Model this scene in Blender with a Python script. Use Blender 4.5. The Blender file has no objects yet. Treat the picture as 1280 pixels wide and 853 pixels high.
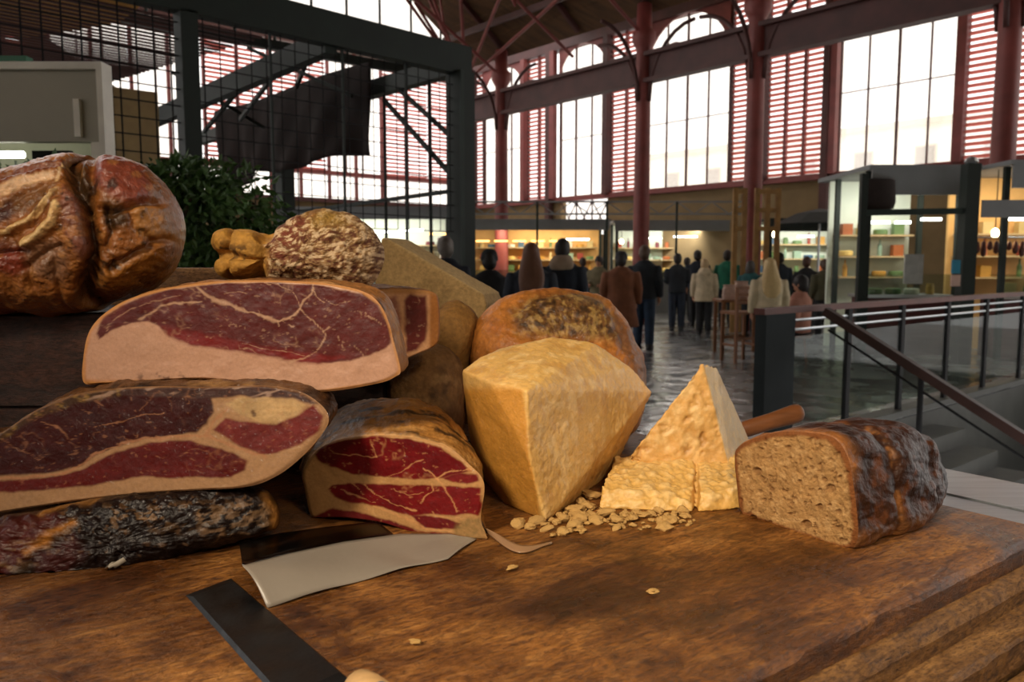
import bpy, bmesh, math, random
import numpy as np
from mathutils import Vector, Matrix, Quaternion

random.seed(7)
RNG = np.random.default_rng(11)
SC = bpy.context.scene
COL = SC.collection

# ------------------------------------------------------------------ camera
CAM_Z = 1.5
PITCH = math.radians(5.48)
FPX = 1000.0
cam_d = bpy.data.cameras.new('camera')
cam_d.sensor_width = 36.0
cam_d.lens = 36.0 * FPX / 1280.0
cam_d.clip_start = 0.05
cam_d.clip_end = 300
cam_d.dof.use_dof = True
cam_d.dof.focus_distance = 1.02
cam_d.dof.aperture_fstop = 9.5
cam_o = bpy.data.objects.new('camera', cam_d)
COL.objects.link(cam_o)
cam_o.location = (0, 0, CAM_Z)
cam_o.rotation_euler = (math.pi / 2 - PITCH, 0, 0)
SC.camera = cam_o

# ------------------------------------------------------------------ world
W = bpy.data.worlds.new('overcast_sky')
SC.world = W
W.use_nodes = True
bg = W.node_tree.nodes['Background']
bg.inputs['Color'].default_value = (1.0, 0.965, 0.935, 1)
bg.inputs['Strength'].default_value = 1.6

SC.view_settings.view_transform = 'Standard'
SC.view_settings.look = 'None'
SC.view_settings.gamma = 1.0
SC.view_settings.use_curve_mapping = False
SC.view_settings.exposure = 0.6

# two unseen warm lamps: key light from the left, added fill from the right (their shades are built further down)
LAMPS = [((-0.72, -0.22, 2.38), (0.30, 1.0, 1.2), 4.7), ((0.62, -0.45, 2.38), (0.35, 1.05, 1.2), 1.6)]
LAMP_DIR = []
for _p, _t, _e in LAMPS:
    ld = bpy.data.lights.new('unseen_counter_light', 'AREA')
    ld.shape = 'DISK'
    ld.size = 0.30
    ld.energy = _e
    ld.spread = math.radians(78)
    ld.color = (1.0, 0.83, 0.62)
    lo = bpy.data.objects.new('unseen_counter_light', ld)
    COL.objects.link(lo)
    lo.location = _p
    _d = Vector(_t) - Vector(_p)
    lo.rotation_euler = _d.to_track_quat('-Z', 'Y').to_euler()
    LAMP_DIR.append(-np.array(_d.normalized()))

# ------------------------------------------------------------------ colour
def hx(h):
    h = h.lstrip('#')
    out = []
    for i in (0, 2, 4):
        c = int(h[i:i + 2], 16) / 255.0
        out.append(c / 12.92 if c <= 0.04045 else ((c + 0.055) / 1.055) ** 2.4)
    return tuple(out)

def H(h):
    return np.array(hx(h))

# ------------------------------------------------------------------ noise
def _hash(ix, iy, iz, seed):
    n = (ix * 374761393 + iy * 668265263 + iz * 2147483647 + seed * 1274126177) & 0xFFFFFFFF
    n = ((n ^ (n >> 13)) * 1274126177) & 0xFFFFFFFF
    n = (n ^ (n >> 16)) & 0xFFFF
    return n.astype(np.float64) / 32767.5 - 1.0

def vnoise(p, seed=0):
    p = np.asarray(p, float)
    f = np.floor(p).astype(np.int64)
    t = p - f
    t = t * t * t * (t * (t * 6 - 15) + 10)
    r = 0
    for dx in (0, 1):
        wx = t[:, 0] if dx else 1 - t[:, 0]
        for dy in (0, 1):
            wy = t[:, 1] if dy else 1 - t[:, 1]
            for dz in (0, 1):
                wz = t[:, 2] if dz else 1 - t[:, 2]
                r = r + wx * wy * wz * _hash(f[:, 0] + dx, f[:, 1] + dy, f[:, 2] + dz, seed)
    return r

def fbm(p, octv=4, seed=0, gain=0.5):
    p = np.asarray(p, float)
    r = np.zeros(len(p)); a = 1.0; s = 1.0; tot = 0
    for k in range(octv):
        r += a * vnoise(p * s + 17.3 * k, seed + k)
        tot += a; a *= gain; s *= 2.03
    return r / tot

def fb2(x, y, sc, octv=4, seed=0, gain=0.5):
    return fbm(np.stack([x * sc, y * sc, np.full_like(x, 3.7)], 1), octv, seed, gain)

def sstep(a, b, x):
    t = np.clip((x - a) / (b - a), 0, 1)
    return t * t * (3 - 2 * t)

def seg_dist(x, y, pts, closed=False):
    pts = np.asarray(pts, float)
    q = np.roll(pts, -1, 0) if closed else pts[1:]
    p = pts if closed else pts[:-1]
    best = np.full(len(x), 1e9)
    for (ax, ay), (bx, by) in zip(p, q):
        dx, dy = bx - ax, by - ay
        L = dx * dx + dy * dy + 1e-9
        t = np.clip(((x - ax) * dx + (y - ay) * dy) / L, 0, 1)
        best = np.minimum(best, np.hypot(x - ax - t * dx, y - ay - t * dy))
    return best

def inside(x, y, pts):
    pts = np.asarray(pts, float)
    r = np.zeros(len(x), bool)
    n = len(pts)
    j = n - 1
    for i in range(n):
        xi, yi = pts[i]; xj, yj = pts[j]
        c = ((yi > y) != (yj > y)) & (x < (xj - xi) * (y - yi) / (yj - yi + 1e-12) + xi)
        r ^= c
        j = i
    return r

def poly_mask(x, y, pts, soft=3.0):
    d = seg_dist(x, y, pts, True)
    s = np.where(inside(x, y, pts), d, -d)
    return sstep(-soft, soft, s)

def mixc(c, col, m):
    return c * (1 - m[:, None]) + np.asarray(col)[None, :] * m[:, None]

# ------------------------------------------------------------------ camera rays
_cp, _sp = math.cos(PITCH), math.sin(PITCH)
CAM = np.array([0, 0, CAM_Z])

def ray(x, y):
    dx = (x - 640.0) / FPX; dy = (426.5 - y) / FPX
    return np.array([dx, _cp + dy * _sp, -_sp + dy * _cp])

def at(x, y, Y):
    """point of the place seen at photo position x, y when it lies Y metres ahead"""
    r = ray(x, y)
    return CAM + r * (Y / r[1])

def on_z(x, y, z):
    r = ray(x, y)
    return CAM + r * ((z - CAM_Z) / r[2])

def on_plane(x, y, o, n):
    r = ray(x, y)
    return CAM + r * (np.dot(np.asarray(o) - CAM, n) / np.dot(r, n))

def project(P):
    P = np.asarray(P, float) - CAM
    xc = P[:, 0]; yc = P[:, 1] * _sp + P[:, 2] * _cp; zc = P[:, 1] * _cp - P[:, 2] * _sp
    return 640 + FPX * xc / zc, 426.5 - FPX * yc / zc

ZB = 1.17            # top of the big chopping board
def G(x, y):
    return on_z(x, y, ZB)

# ------------------------------------------------------------------ materials
MATS = {}

def _nodes(name):
    m = bpy.data.materials.new(name)
    m.use_nodes = True
    nt = m.node_tree
    return m, nt, nt.nodes['Principled BSDF']

def mat(name, col, rough=0.6, metal=0.0, var=0.15, scale=8.0, bump=0.0, bscale=40.0, coat=0.0, stretch=None, rvar=0.0, spec=0.5):
    if name in MATS:
        return MATS[name]
    m, nt, b = _nodes(name)
    N, L = nt.nodes, nt.links
    c = hx(col) if isinstance(col, str) else tuple(col)
    tc = N.new('ShaderNodeTexCoord')
    mp = N.new('ShaderNodeMapping')
    L.new(tc.outputs['Object'], mp.inputs['Vector'])
    if stretch:
        mp.inputs['Scale'].default_value = stretch
    nz = N.new('ShaderNodeTexNoise')
    nz.inputs['Scale'].default_value = scale
    nz.inputs['Detail'].default_value = 5
    L.new(mp.outputs['Vector'], nz.inputs['Vector'])
    rp = N.new('ShaderNodeValToRGB')
    rp.color_ramp.elements[0].position = 0.3
    rp.color_ramp.elements[1].position = 0.7
    rp.color_ramp.elements[0].color = tuple(max(0, v * (1 - var)) for v in c) + (1,)
    rp.color_ramp.elements[1].color = tuple(min(1, v * (1 + var)) for v in c) + (1,)
    L.new(nz.outputs['Fac'], rp.inputs['Fac'])
    L.new(rp.outputs['Color'], b.inputs['Base Color'])
    b.inputs['Roughness'].default_value = rough
    b.inputs['Metallic'].default_value = metal
    b.inputs['Specular IOR Level'].default_value = spec
    if coat:
        b.inputs['Coat Weight'].default_value = coat
        b.inputs['Coat Roughness'].default_value = 0.15
    if rvar:
        mr = N.new('ShaderNodeMapRange')
        mr.inputs['To Min'].default_value = max(0.02, rough - rvar)
        mr.inputs['To Max'].default_value = min(1, rough + rvar)
        mr.inputs['From Min'].default_value = 0.3; mr.inputs['From Max'].default_value = 0.7
        L.new(nz.outputs['Fac'], mr.inputs['Value'])
        L.new(mr.outputs['Result'], b.inputs['Roughness'])
    if bump:
        n2 = N.new('ShaderNodeTexNoise')
        n2.inputs['Scale'].default_value = bscale
        n2.inputs['Detail'].default_value = 6
        L.new(mp.outputs['Vector'], n2.inputs['Vector'])
        bp = N.new('ShaderNodeBump')
        bp.inputs['Strength'].default_value = bump
        bp.inputs['Distance'].default_value = 0.01
        L.new(n2.outputs['Fac'], bp.inputs['Height'])
        L.new(bp.outputs['Normal'], b.inputs['Normal'])
    MATS[name] = m
    return m

def vcmat(name, rough=0.45, spec=0.5, var=0.25, scale=60, bump=0.2, bscale=120, bdist=0.002, coat=0.0, coat_rough=0.12, sss=0.0, wrinkle=0.0, wscale=25, rvar=0.0):
    """material that takes the thing's own colours from its surface attribute, with fine procedural grain"""
    if name in MATS:
        return MATS[name]
    m, nt, b = _nodes(name)
    N, L = nt.nodes, nt.links
    at_ = N.new('ShaderNodeAttribute'); at_.attribute_name = 'Col'
    tc = N.new('ShaderNodeTexCoord')
    nz = N.new('ShaderNodeTexNoise')
    nz.inputs['Scale'].default_value = scale; nz.inputs['Detail'].default_value = 6; nz.inputs['Roughness'].default_value = 0.65
    L.new(tc.outputs['Object'], nz.inputs['Vector'])
    mr = N.new('ShaderNodeMapRange')
    mr.inputs['From Min'].default_value = 0.25; mr.inputs['From Max'].default_value = 0.75
    mr.inputs['To Min'].default_value = 1 - var; mr.inputs['To Max'].default_value = 1 + var
    L.new(nz.outputs['Fac'], mr.inputs['Value'])
    vm = N.new('ShaderNodeVectorMath'); vm.operation = 'SCALE'
    L.new(at_.outputs['Color'], vm.inputs[0]); L.new(mr.outputs['Result'], vm.inputs['Scale'])
    L.new(vm.outputs['Vector'], b.inputs['Base Color'])
    b.inputs['Roughness'].default_value = rough
    b.inputs['Specular IOR Level'].default_value = spec
    if rvar:
        mr2 = N.new('ShaderNodeMapRange')
        mr2.inputs['From Min'].default_value = 0.3; mr2.inputs['From Max'].default_value = 0.7
        mr2.inputs['To Min'].default_value = max(0.03, rough - rvar); mr2.inputs['To Max'].default_value = min(1, rough + rvar)
        L.new(nz.outputs['Fac'], mr2.inputs['Value'])
        L.new(mr2.outputs['Result'], b.inputs['Roughness'])
    if sss:
        b.inputs['Subsurface Weight'].default_value = sss
        b.inputs['Subsurface Radius'].default_value = (0.006, 0.003, 0.0015)
        b.inputs['Subsurface Scale'].default_value = 1.0
    last = None
    if bump:
        n2 = N.new('ShaderNodeTexNoise'); n2.inputs['Scale'].default_value = bscale; n2.inputs['Detail'].default_value = 6
        L.new(tc.outputs['Object'], n2.inputs['Vector'])
        bp = N.new('ShaderNodeBump'); bp.inputs['Strength'].default_value = bump; bp.inputs['Distance'].default_value = bdist
        L.new(n2.outputs['Fac'], bp.inputs['Height'])
        L.new(bp.outputs['Normal'], b.inputs['Normal'])
        last = bp
    if coat:
        b.inputs['Coat Weight'].default_value = coat
        b.inputs['Coat Roughness'].default_value = coat_rough
        if wrinkle:
            n3 = N.new('ShaderNodeTexNoise'); n3.inputs['Scale'].default_value = wscale; n3.inputs['Detail'].default_value = 3
            n3.inputs['Distortion'].default_value = 2.0
            L.new(tc.outputs['Object'], n3.inputs['Vector'])
            b3 = N.new('ShaderNodeBump'); b3.inputs['Strength'].default_value = wrinkle; b3.inputs['Distance'].default_value = 0.004
            L.new(n3.outputs['Fac'], b3.inputs['Height'])
            L.new(b3.outputs['Normal'], b.inputs['Coat Normal'])
    MATS[name] = m
    return m

def glow(name, col, strength):
    if name in MATS:
        return MATS[name]
    m, nt, b = _nodes(name)
    b.inputs['Base Color'].default_value = hx(col) + (1,)
    b.inputs['Emission Color'].default_value = hx(col) + (1,)
    b.inputs['Emission Strength'].default_value = strength
    MATS[name] = m
    return m

def glass(name, tint='#f4f4f2', refl=0.08, rough=0.05):
    if name in MATS:
        return MATS[name]
    m = bpy.data.materials.new(name); m.use_nodes = True
    nt = m.node_tree; N, L = nt.nodes, nt.links
    N.remove(N['Principled BSDF'])
    out = N['Material Output']
    t = N.new('ShaderNodeBsdfTransparent'); t.inputs['Color'].default_value = hx(tint) + (1,)
    g = N.new('ShaderNodeBsdfGlossy'); g.inputs['Roughness'].default_value = rough
    mx = N.new('ShaderNodeMixShader'); mx.inputs['Fac'].default_value = refl
    L.new(t.outputs[0], mx.inputs[1]); L.new(g.outputs[0], mx.inputs[2]); L.new(mx.outputs[0], out.inputs['Surface'])
    MATS[name] = m
    return m

# ------------------------------------------------------------------ object helpers
def tag(o, label=None, cat=None, group=None, kind=None):
    if label: o['label'] = label
    if cat: o['category'] = cat
    if group: o['group'] = group
    if kind: o['kind'] = kind
    return o

def thing(name, label, cat, loc=(0, 0, 0), rz=0.0, group=None):
    o = bpy.data.objects.new(name, None)
    o.empty_display_size = 0.1
    COL.objects.link(o)
    o.location = tuple(float(v) for v in loc)
    o.rotation_euler = (0, 0, rz)
    return tag(o, label, cat, group)

def root_loc(parent):
    if parent is None:
        return np.zeros(3)
    while parent.parent:
        parent = parent.parent
    return np.array(parent.location)

def mesh_obj(name, verts, faces, material, parent=None, smooth=False, cols=None, local=False, loc=None):
    """verts in world space unless local; parts are stored relative to their thing's base"""
    v = np.asarray(verts, float)
    if parent is not None and not local:
        v = v - root_loc(parent)
    if parent is None and loc is not None:
        v = v - np.asarray(loc, float)
    me = bpy.data.meshes.new(name)
    me.from_pydata(v.tolist(), [], [tuple(int(i) for i in f) for f in faces])
    if cols is not None:
        a = me.color_attributes.new('Col', 'FLOAT_COLOR', 'POINT')
        c4 = np.ones((len(v), 4), np.float32)
        c4[:, :3] = np.clip(cols, 0, 1)
        a.data.foreach_set('color', c4.ravel())
    me.validate()
    if smooth:
        me.polygons.foreach_set('use_smooth', [True] * len(me.polygons))
    me.update()
    if material is not None:
        me.materials.append(material)
    o = bpy.data.objects.new(name, me)
    COL.objects.link(o)
    if parent is not None:
        o.parent = parent
    elif loc is not None:
        o.location = tuple(float(q) for q in loc)
    return o

def link_copy(o, parent=None):
    c = o.copy()
    COL.objects.link(c)
    if parent is not None:
        c.parent = parent
    return c

def copy_tree(o, parent=None):
    c = link_copy(o, parent)
    for ch in list(o.children):
        copy_tree(ch, c)
    return c

class MB:
    def __init__(s):
        s.v = []; s.f = []
    def add(s, verts, faces):
        k = len(s.v)
        s.v += [tuple(float(q) for q in p) for p in verts]
        s.f += [tuple(i + k for i in f) for f in faces]
        return s
    def box(s, lo, hi):
        x0, y0, z0 = lo; x1, y1, z1 = hi
        return s.add([(x0, y0, z0), (x1, y0, z0), (x1, y1, z0), (x0, y1, z0), (x0, y0, z1), (x1, y0, z1), (x1, y1, z1), (x0, y1, z1)],
                     [(3, 2, 1, 0), (4, 5, 6, 7), (0, 1, 5, 4), (1, 2, 6, 5), (2, 3, 7, 6), (3, 0, 4, 7)])
    def obox(s, c, ax, ay, az):
        """box from centre and three half-extent vectors"""
        c, ax, ay, az = (np.asarray(q, float) for q in (c, ax, ay, az))
        vs = [c + i * ax + j * ay + k * az for k in (-1, 1) for j in (-1, 1) for i in (-1, 1)]
        return s.add(vs, [(2, 3, 1, 0), (4, 5, 7, 6), (0, 1, 5, 4), (1, 3, 7, 5), (3, 2, 6, 7), (2, 0, 4, 6)])
    def bar(s, p0, p1, w, h, up=(0, 0, 1)):
        p0 = np.asarray(p0, float); p1 = np.asarray(p1, float)
        d = p1 - p0; L = np.linalg.norm(d); d = d / (L + 1e-12)
        u = np.asarray(up, float)
        if abs(np.dot(u, d)) > 0.97:
            u = np.array([0, 1.0, 0]) if abs(d[1]) < 0.9 else np.array([1.0, 0, 0])
        r = np.cross(d, u); r /= np.linalg.norm(r)
        u = np.cross(r, d)
        return s.obox((p0 + p1) / 2, r * w / 2, d * L / 2, u * h / 2)
    def tube(s, pts, rad, n=10, cap=True):
        pts = [np.asarray(p, float) for p in pts]
        rad = rad if hasattr(rad, '__len__') else [rad] * len(pts)
        k0 = len(s.v); prev = None; V = []
        for i, p in enumerate(pts):
            d = pts[min(i + 1, len(pts) - 1)] - pts[max(i - 1, 0)]
            d = d / (np.linalg.norm(d) + 1e-12)
            if prev is None:
                u = np.array([0, 0, 1.0]) if abs(d[2]) < 0.9 else np.array([1.0, 0, 0])
                r = np.cross(d, u)
            else:
                r = prev - d * np.dot(prev, d)
            r /= np.linalg.norm(r); prev = r
            u = np.cross(r, d)
            for j in range(n):
                a = 2 * math.pi * j / n
                V.append(p + rad[i] * (math.cos(a) * r + math.sin(a) * u))
        F = []
        m = len(pts)
        for i in range(m - 1):
            for j in range(n):
                F.append((i * n + j, i * n + (j + 1) % n, (i + 1) * n + (j + 1) % n, (i + 1) * n + j))
        if cap:
            F.append(tuple(range(n))[::-1]); F.append(tuple(range((m - 1) * n, m * n)))
        return s.add(V, F)
    def lathe(s, prof, c=(0, 0, 0), n=20, axis=(0, 0, 1)):
        ax = np.asarray(axis, float); ax /= np.linalg.norm(ax)
        u = np.array([1.0, 0, 0]) if abs(ax[0]) < 0.9 else np.array([0, 1.0, 0])
        r = np.cross(ax, u); r /= np.linalg.norm(r); q = np.cross(ax, r)
        V = []; F = []
        for (rr, z) in prof:
            for j in range(n):
                a = 2 * math.pi * j / n
                V.append(np.asarray(c) + ax * z + rr * (math.cos(a) * r + math.sin(a) * q))
        m = len(prof)
        for i in range(m - 1):
            for j in range(n):
                F.append((i * n + j, i * n + (j + 1) % n, (i + 1) * n + (j + 1) % n, (i + 1) * n + j))
        F.append(tuple(range(n))[::-1]); F.append(tuple(range((m - 1) * n, m * n)))
        return s.add(V, F)
    def ell(s, c, rx, ry, rz, nu=14, nv=9):
        V = [(c[0], c[1], c[2] - rz)]; F = []
        for i in range(1, nv):
            ph = -math.pi / 2 + math.pi * i / nv
            for j in range(nu):
                a = 2 * math.pi * j / nu
                V.append((c[0] + rx * math.cos(ph) * math.cos(a), c[1] + ry * math.cos(ph) * math.sin(a), c[2] + rz * math.sin(ph)))
        V.append((c[0], c[1], c[2] + rz)); t = len(V) - 1
        for j in range(nu):
            F.append((0, 1 + (j + 1) % nu, 1 + j))
            F.append((t, 1 + (nv - 2) * nu + j, 1 + (nv - 2) * nu + (j + 1) % nu))
        for i in range(nv - 2):
            for j in range(nu):
                F.append((1 + i * nu + j, 1 + i * nu + (j + 1) % nu, 1 + (i + 1) * nu + (j + 1) % nu, 1 + (i + 1) * nu + j))
        return s.add(V, F)
    def prism(s, poly, ext):
        poly = [np.asarray(p, float) for p in poly]; ext = np.asarray(ext, float)
        n = len(poly)
        F = [tuple(range(n))[::-1], tuple(range(n, 2 * n))]
        for i in range(n):
            j = (i + 1) % n
            F.append((i, j, n + j, n + i))
        return s.add(poly + [p + ext for p in poly], F)
    def loft(s, rings, cap=True):
        """rings: list of equal-length closed point loops"""
        n = len(rings[0]); V = [p for r in rings for p in r]; F = []
        for i in range(len(rings) - 1):
            for j in range(n):
                F.append((i * n + j, i * n + (j + 1) % n, (i + 1) * n + (j + 1) % n, (i + 1) * n + j))
        if cap:
            F.append(tuple(range(n))[::-1]); F.append(tuple(range((len(rings) - 1) * n, len(rings) * n)))
        return s.add(V, F)
    def build(s, name, material, parent=None, smooth=False, local=False, loc=None):
        return mesh_obj(name, s.v, s.f, material, parent, smooth, None, local, loc)

def ring(c, rx, ry, n=14, z=None, p=2.0):
    out = []
    for j in range(n):
        a = 2 * math.pi * j / n
        ca, sa = math.cos(a), math.sin(a)
        out.append((c[0] + rx * math.copysign(abs(ca) ** (2 / p), ca), c[1] + ry * math.copysign(abs(sa) ** (2 / p), sa), c[2]))
    return out

def remesh(mb, voxel, smooth_it=4, smooth_f=0.5):
    """fuse the shapes in mb into one continuous skin; returns verts, faces"""
    me = bpy.data.meshes.new('tmp')
    me.from_pydata(mb.v, [], mb.f)
    bm = bmesh.new(); bm.from_mesh(me)
    bmesh.ops.recalc_face_normals(bm, faces=bm.faces); bm.to_mesh(me); bm.free()
    o = bpy.data.objects.new('tmp', me); COL.objects.link(o)
    md = o.modifiers.new('r', 'REMESH'); md.mode = 'VOXEL'; md.voxel_size = voxel
    if smooth_it:
        sm = o.modifiers.new('s', 'SMOOTH'); sm.iterations = smooth_it; sm.factor = smooth_f
    dg = bpy.context.evaluated_depsgraph_get()
    ev = o.evaluated_get(dg).to_mesh()
    n = len(ev.vertices)
    v = np.empty(n * 3); ev.vertices.foreach_get('co', v)
    f = [tuple(p.vertices) for p in ev.polygons]
    o.evaluated_get(dg).to_mesh_clear()
    bpy.data.objects.remove(o); bpy.data.meshes.remove(me)
    return v.reshape(-1, 3), f

def vert_normals(v, f):
    nrm = np.zeros_like(v)
    q = np.array([t if len(t) == 4 else (t[0], t[1], t[2], t[2]) for t in f])
    fn = np.cross(v[q[:, 2]] - v[q[:, 0]], v[q[:, 3]] - v[q[:, 1]])
    z = q[:, 2] == q[:, 3]
    fn[z] = np.cross(v[q[z, 1]] - v[q[z, 0]], v[q[z, 2]] - v[q[z, 0]])
    for k in range(4):
        np.add.at(nrm, q[:, k], fn)
    return nrm / (np.linalg.norm(nrm, axis=1, keepdims=True) + 1e-12)

def catmull(pts, n, closed=True, tension=0.5):
    pts = np.asarray(pts, float)
    m = len(pts); out = []
    K = 24
    rng = range(m) if closed else range(m - 1)
    for i in rng:
        if closed:
            p0, p1, p2, p3 = pts[(i - 1) % m], pts[i], pts[(i + 1) % m], pts[(i + 2) % m]
        else:
            p0, p1, p2, p3 = pts[max(i - 1, 0)], pts[i], pts[i + 1], pts[min(i + 2, m - 1)]
        for k in range(K):
            t = k / K
            out.append(0.5 * ((2 * p1) + (-p0 + p2) * t + (2 * p0 - 5 * p1 + 4 * p2 - p3) * t * t + (-p0 + 3 * p1 - 3 * p2 + p3) * t ** 3))
    if not closed:
        out.append(pts[-1])
    out = np.array(out)
    c = np.vstack([out, out[:1]]) if closed else out
    L = np.r_[0, np.cumsum(np.linalg.norm(np.diff(c, axis=0), axis=1))]
    u = np.linspace(0, L[-1], n, endpoint=not closed)
    return np.stack([np.interp(u, L, c[:, k]) for k in range(pts.shape[1])], 1)
# ================================================================== THE COUNTER AND ITS FOOD
def unit(v):
    v = np.asarray(v, float); return v / np.linalg.norm(v)

def cut_piece(name, label, cat, outline, origin, normal, ext, prof, facecol, skincol, facemat, skinmat,
              centre=None, N=420, R=80, K=36, rough=0.002, nscale=30, facebump=None, group=None, zmin=None,
              face_name='cut_face', skin_name='rind', lift=None, seed=1):
    normal = unit(normal); ext = np.asarray(ext, float)
    o2 = catmull(outline, N)
    c2 = np.array(centre if centre is not None else o2.mean(0), float)
    B = np.array([on_plane(x, y, origin, normal) for x, y in o2])
    C = on_plane(c2[0], c2[1], origin, normal)
    base = np.array([C[0] + ext[0] / 2, C[1] + ext[1] / 2, min(B[:, 2])])
    if zmin is not None: base[2] = zmin
    root = thing(name, label, cat, base, group=group)
    # the cut face
    V = [C[None, :]]; F = []
    for k in range(1, R + 1):
        t = (k / R)
        V.append(C + (B - C) * t)
    V = np.vstack(V)
    px, py = project(V)
    edge = np.r_[0, np.repeat(np.arange(1, R + 1) / R, N)]
    w = 1 - sstep(0.93, 1.0, edge)
    d = 0.0012 * fbm(V * 55, 3, seed) * w
    if facebump is not None:
        d = d + facebump(px, py, V) * w
    d = d - 0.0025 * sstep(0.95, 1.0, edge) ** 2
    V = V + normal * d[:, None]
    for j in range(N):
        F.append((0, 1 + j, 1 + (j + 1) % N))
    for k in range(R - 1):
        a = 1 + k * N; b = a + N
        for j in range(N):
            F.append((a + j, b + j, b + (j + 1) % N, a + (j + 1) % N))
    f0 = np.cross(V[1 + N // 4] - V[0], V[1 + N // 2] - V[0])
    if np.dot(f0, normal) < 0:
        F = [f[::-1] for f in F]
    mesh_obj(face_name, V, F, facemat, root, True, facecol(px, py, V))
    # the body behind it
    S = []; U = []; TH = []
    for k in range(K + 1):
        u = (k / K)
        s = prof(u)
        lf = lift(u) if lift else 0.0
        ringp = C + (B - C) * s + ext * u + np.array([0, 0, lf])
        if k == 0:
            ringp = ringp - normal * 0.0025
        S.append(ringp); U += [u] * N; TH += list(np.arange(N) / N)
    S.append((C + ext * 1.0 + np.array([0, 0, lift(1) if lift else 0]))[None, :]); U.append(1.0); TH.append(0)
    S = np.vstack(S); U = np.array(U); TH = np.array(TH)
    F = []
    for k in range(K):
        a = k * N; b = a + N
        for j in range(N):
            F.append((a + j, a + (j + 1) % N, b + (j + 1) % N, b + j))
    a = K * N
    for j in range(N):
        F.append((a + j, a + (j + 1) % N, (K + 1) * N))
    f0 = np.cross(S[1] - S[0], S[N] - S[0])
    if np.dot(f0, (S[0] - C)) < 0:
        F = [f[::-1] for f in F]
    nr = vert_normals(S, F)
    wu = sstep(0.0, 0.06, U)
    S = S + nr * (rough * fbm(S * nscale, 4, seed + 5) * wu)[:, None]
    if zmin is not None:
        S[:, 2] = np.maximum(S[:, 2], zmin + 0.0005)
    mesh_obj(skin_name, S, F, skinmat, root, True, skincol(S, U, TH, nr))
    return root

def blob(name, label, cat, outline, origin, normal, tf, tb, colf, material, bumpf=None, centre=None, N=300, R=70,
         rough=0.002, nscale=30, group=None, zmin=None, seed=1, pw=1.0, single=True, part=None, parent=None):
    normal = unit(normal)
    o2 = catmull(outline, N)
    c2 = np.array(centre if centre is not None else o2.mean(0), float)
    B = np.array([on_plane(x, y, origin, normal) for x, y in o2])
    C = on_plane(c2[0], c2[1], origin, normal)
    V = [C[None, :]]; ph = [0.0]; side = [1]
    for k in range(1, R + 1):
        f = math.pi / 2 * k / R
        V.append(C + (B - C) * math.sin(f)); ph += [f] * N; side += [1] * N
    for k in range(R - 1, 0, -2):
        f = math.pi / 2 * k / R
        V.append(C + (B - C) * math.sin(f)); ph += [f] * N; side += [-1] * N
    V.append(C[None, :]); ph.append(0.0); side.append(-1)
    V = np.vstack(V); ph = np.array(ph); side = np.array(side)
    px, py = project(V)
    h = np.cos(ph) ** pw
    d = np.where(side > 0, tf * h, -tb * h)
    V = V + normal * d[:, None]
    nring = (len(V) - 2) // N
    F = []
    for j in range(N):
        F.append((0, 1 + j, 1 + (j + 1) % N))
    for k in range(nring - 1):
        a = 1 + k * N; b = a + N
        for j in range(N):
            F.append((a + j, b + j, b + (j + 1) % N, a + (j + 1) % N))
    a = 1 + (nring - 1) * N
    for j in range(N):
        F.append((a + j, len(V) - 1, a + (j + 1) % N))
    f0 = np.cross(V[1 + N // 4] - V[0], V[1 + N // 2] - V[0])
    if np.dot(f0, normal) < 0:
        F = [f[::-1] for f in F]
    nr = vert_normals(V, F)
    dd = rough * fbm(V * nscale, 4, seed + 3)
    if bumpf is not None:
        dd = dd + np.where(side > 0, bumpf(px, py, V), 0) * np.cos(ph) ** 0.35
    V = V + nr * dd[:, None]
    if zmin is not None:
        V[:, 2] = np.maximum(V[:, 2], zmin + 0.0005)
    cols = colf(px, py, V, nr)
    if parent is not None:
        return mesh_obj(part, V, F, material, parent, True, cols)
    base = np.array([V[:, 0].mean(), V[:, 1].mean(), V[:, 2].min()])
    if single:
        o = mesh_obj(name, V, F, material, None, True, cols, loc=base)
        return tag(o, label, cat, group)
    root = thing(name, label, cat, base, group=group)
    mesh_obj(part, V, F, material, root, True, cols)
    return root

M_meat = vcmat('cured_meat_face', rough=0.42, spec=.3, var=0.13, scale=260, bump=0.4, bscale=240, bdist=0.0014, coat=0.05, coat_rough=0.2)
M_film = vcmat('film_wrapped_meat', rough=0.5, spec=.12, var=0.16, scale=240, bump=0.4, bscale=200, bdist=0.0016, coat=0.14, coat_rough=0.08, wrinkle=1.0, wscale=70)
M_rind = vcmat('cured_ham_rind', rough=0.45, spec=.22, var=0.42, scale=90, bump=0.9, bscale=110, bdist=0.004, coat=0.16, coat_rough=0.14, wrinkle=0.9, wscale=60, rvar=0.15)
M_mould = vcmat('mouldy_rind', rough=0.75, spec=.3, var=0.35, scale=120, bump=0.8, bscale=170, bdist=0.003)
M_cheese = vcmat('hard_cheese', rough=0.5, spec=.45, var=0.16, scale=110, bump=0.45, bscale=260, bdist=0.002, coat=0.3, coat_rough=0.18, wrinkle=1.0, wscale=160, sss=0.04, rvar=0.18)
M_bread = vcmat('bread_crumb', rough=0.85, spec=.2, var=0.25, scale=200, bump=0.8, bscale=260, bdist=0.003)
M_crust = vcmat('bread_crust', rough=0.48, spec=.42, var=0.45, scale=90, bump=1.0, bscale=85, bdist=0.005)

FAT = H('#b58e70'); FATP = H('#cf9f86'); LEAN = H('#6b1f1e'); LEAN2 = H('#8a2623'); LEAN_D = H('#43140f')

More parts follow.
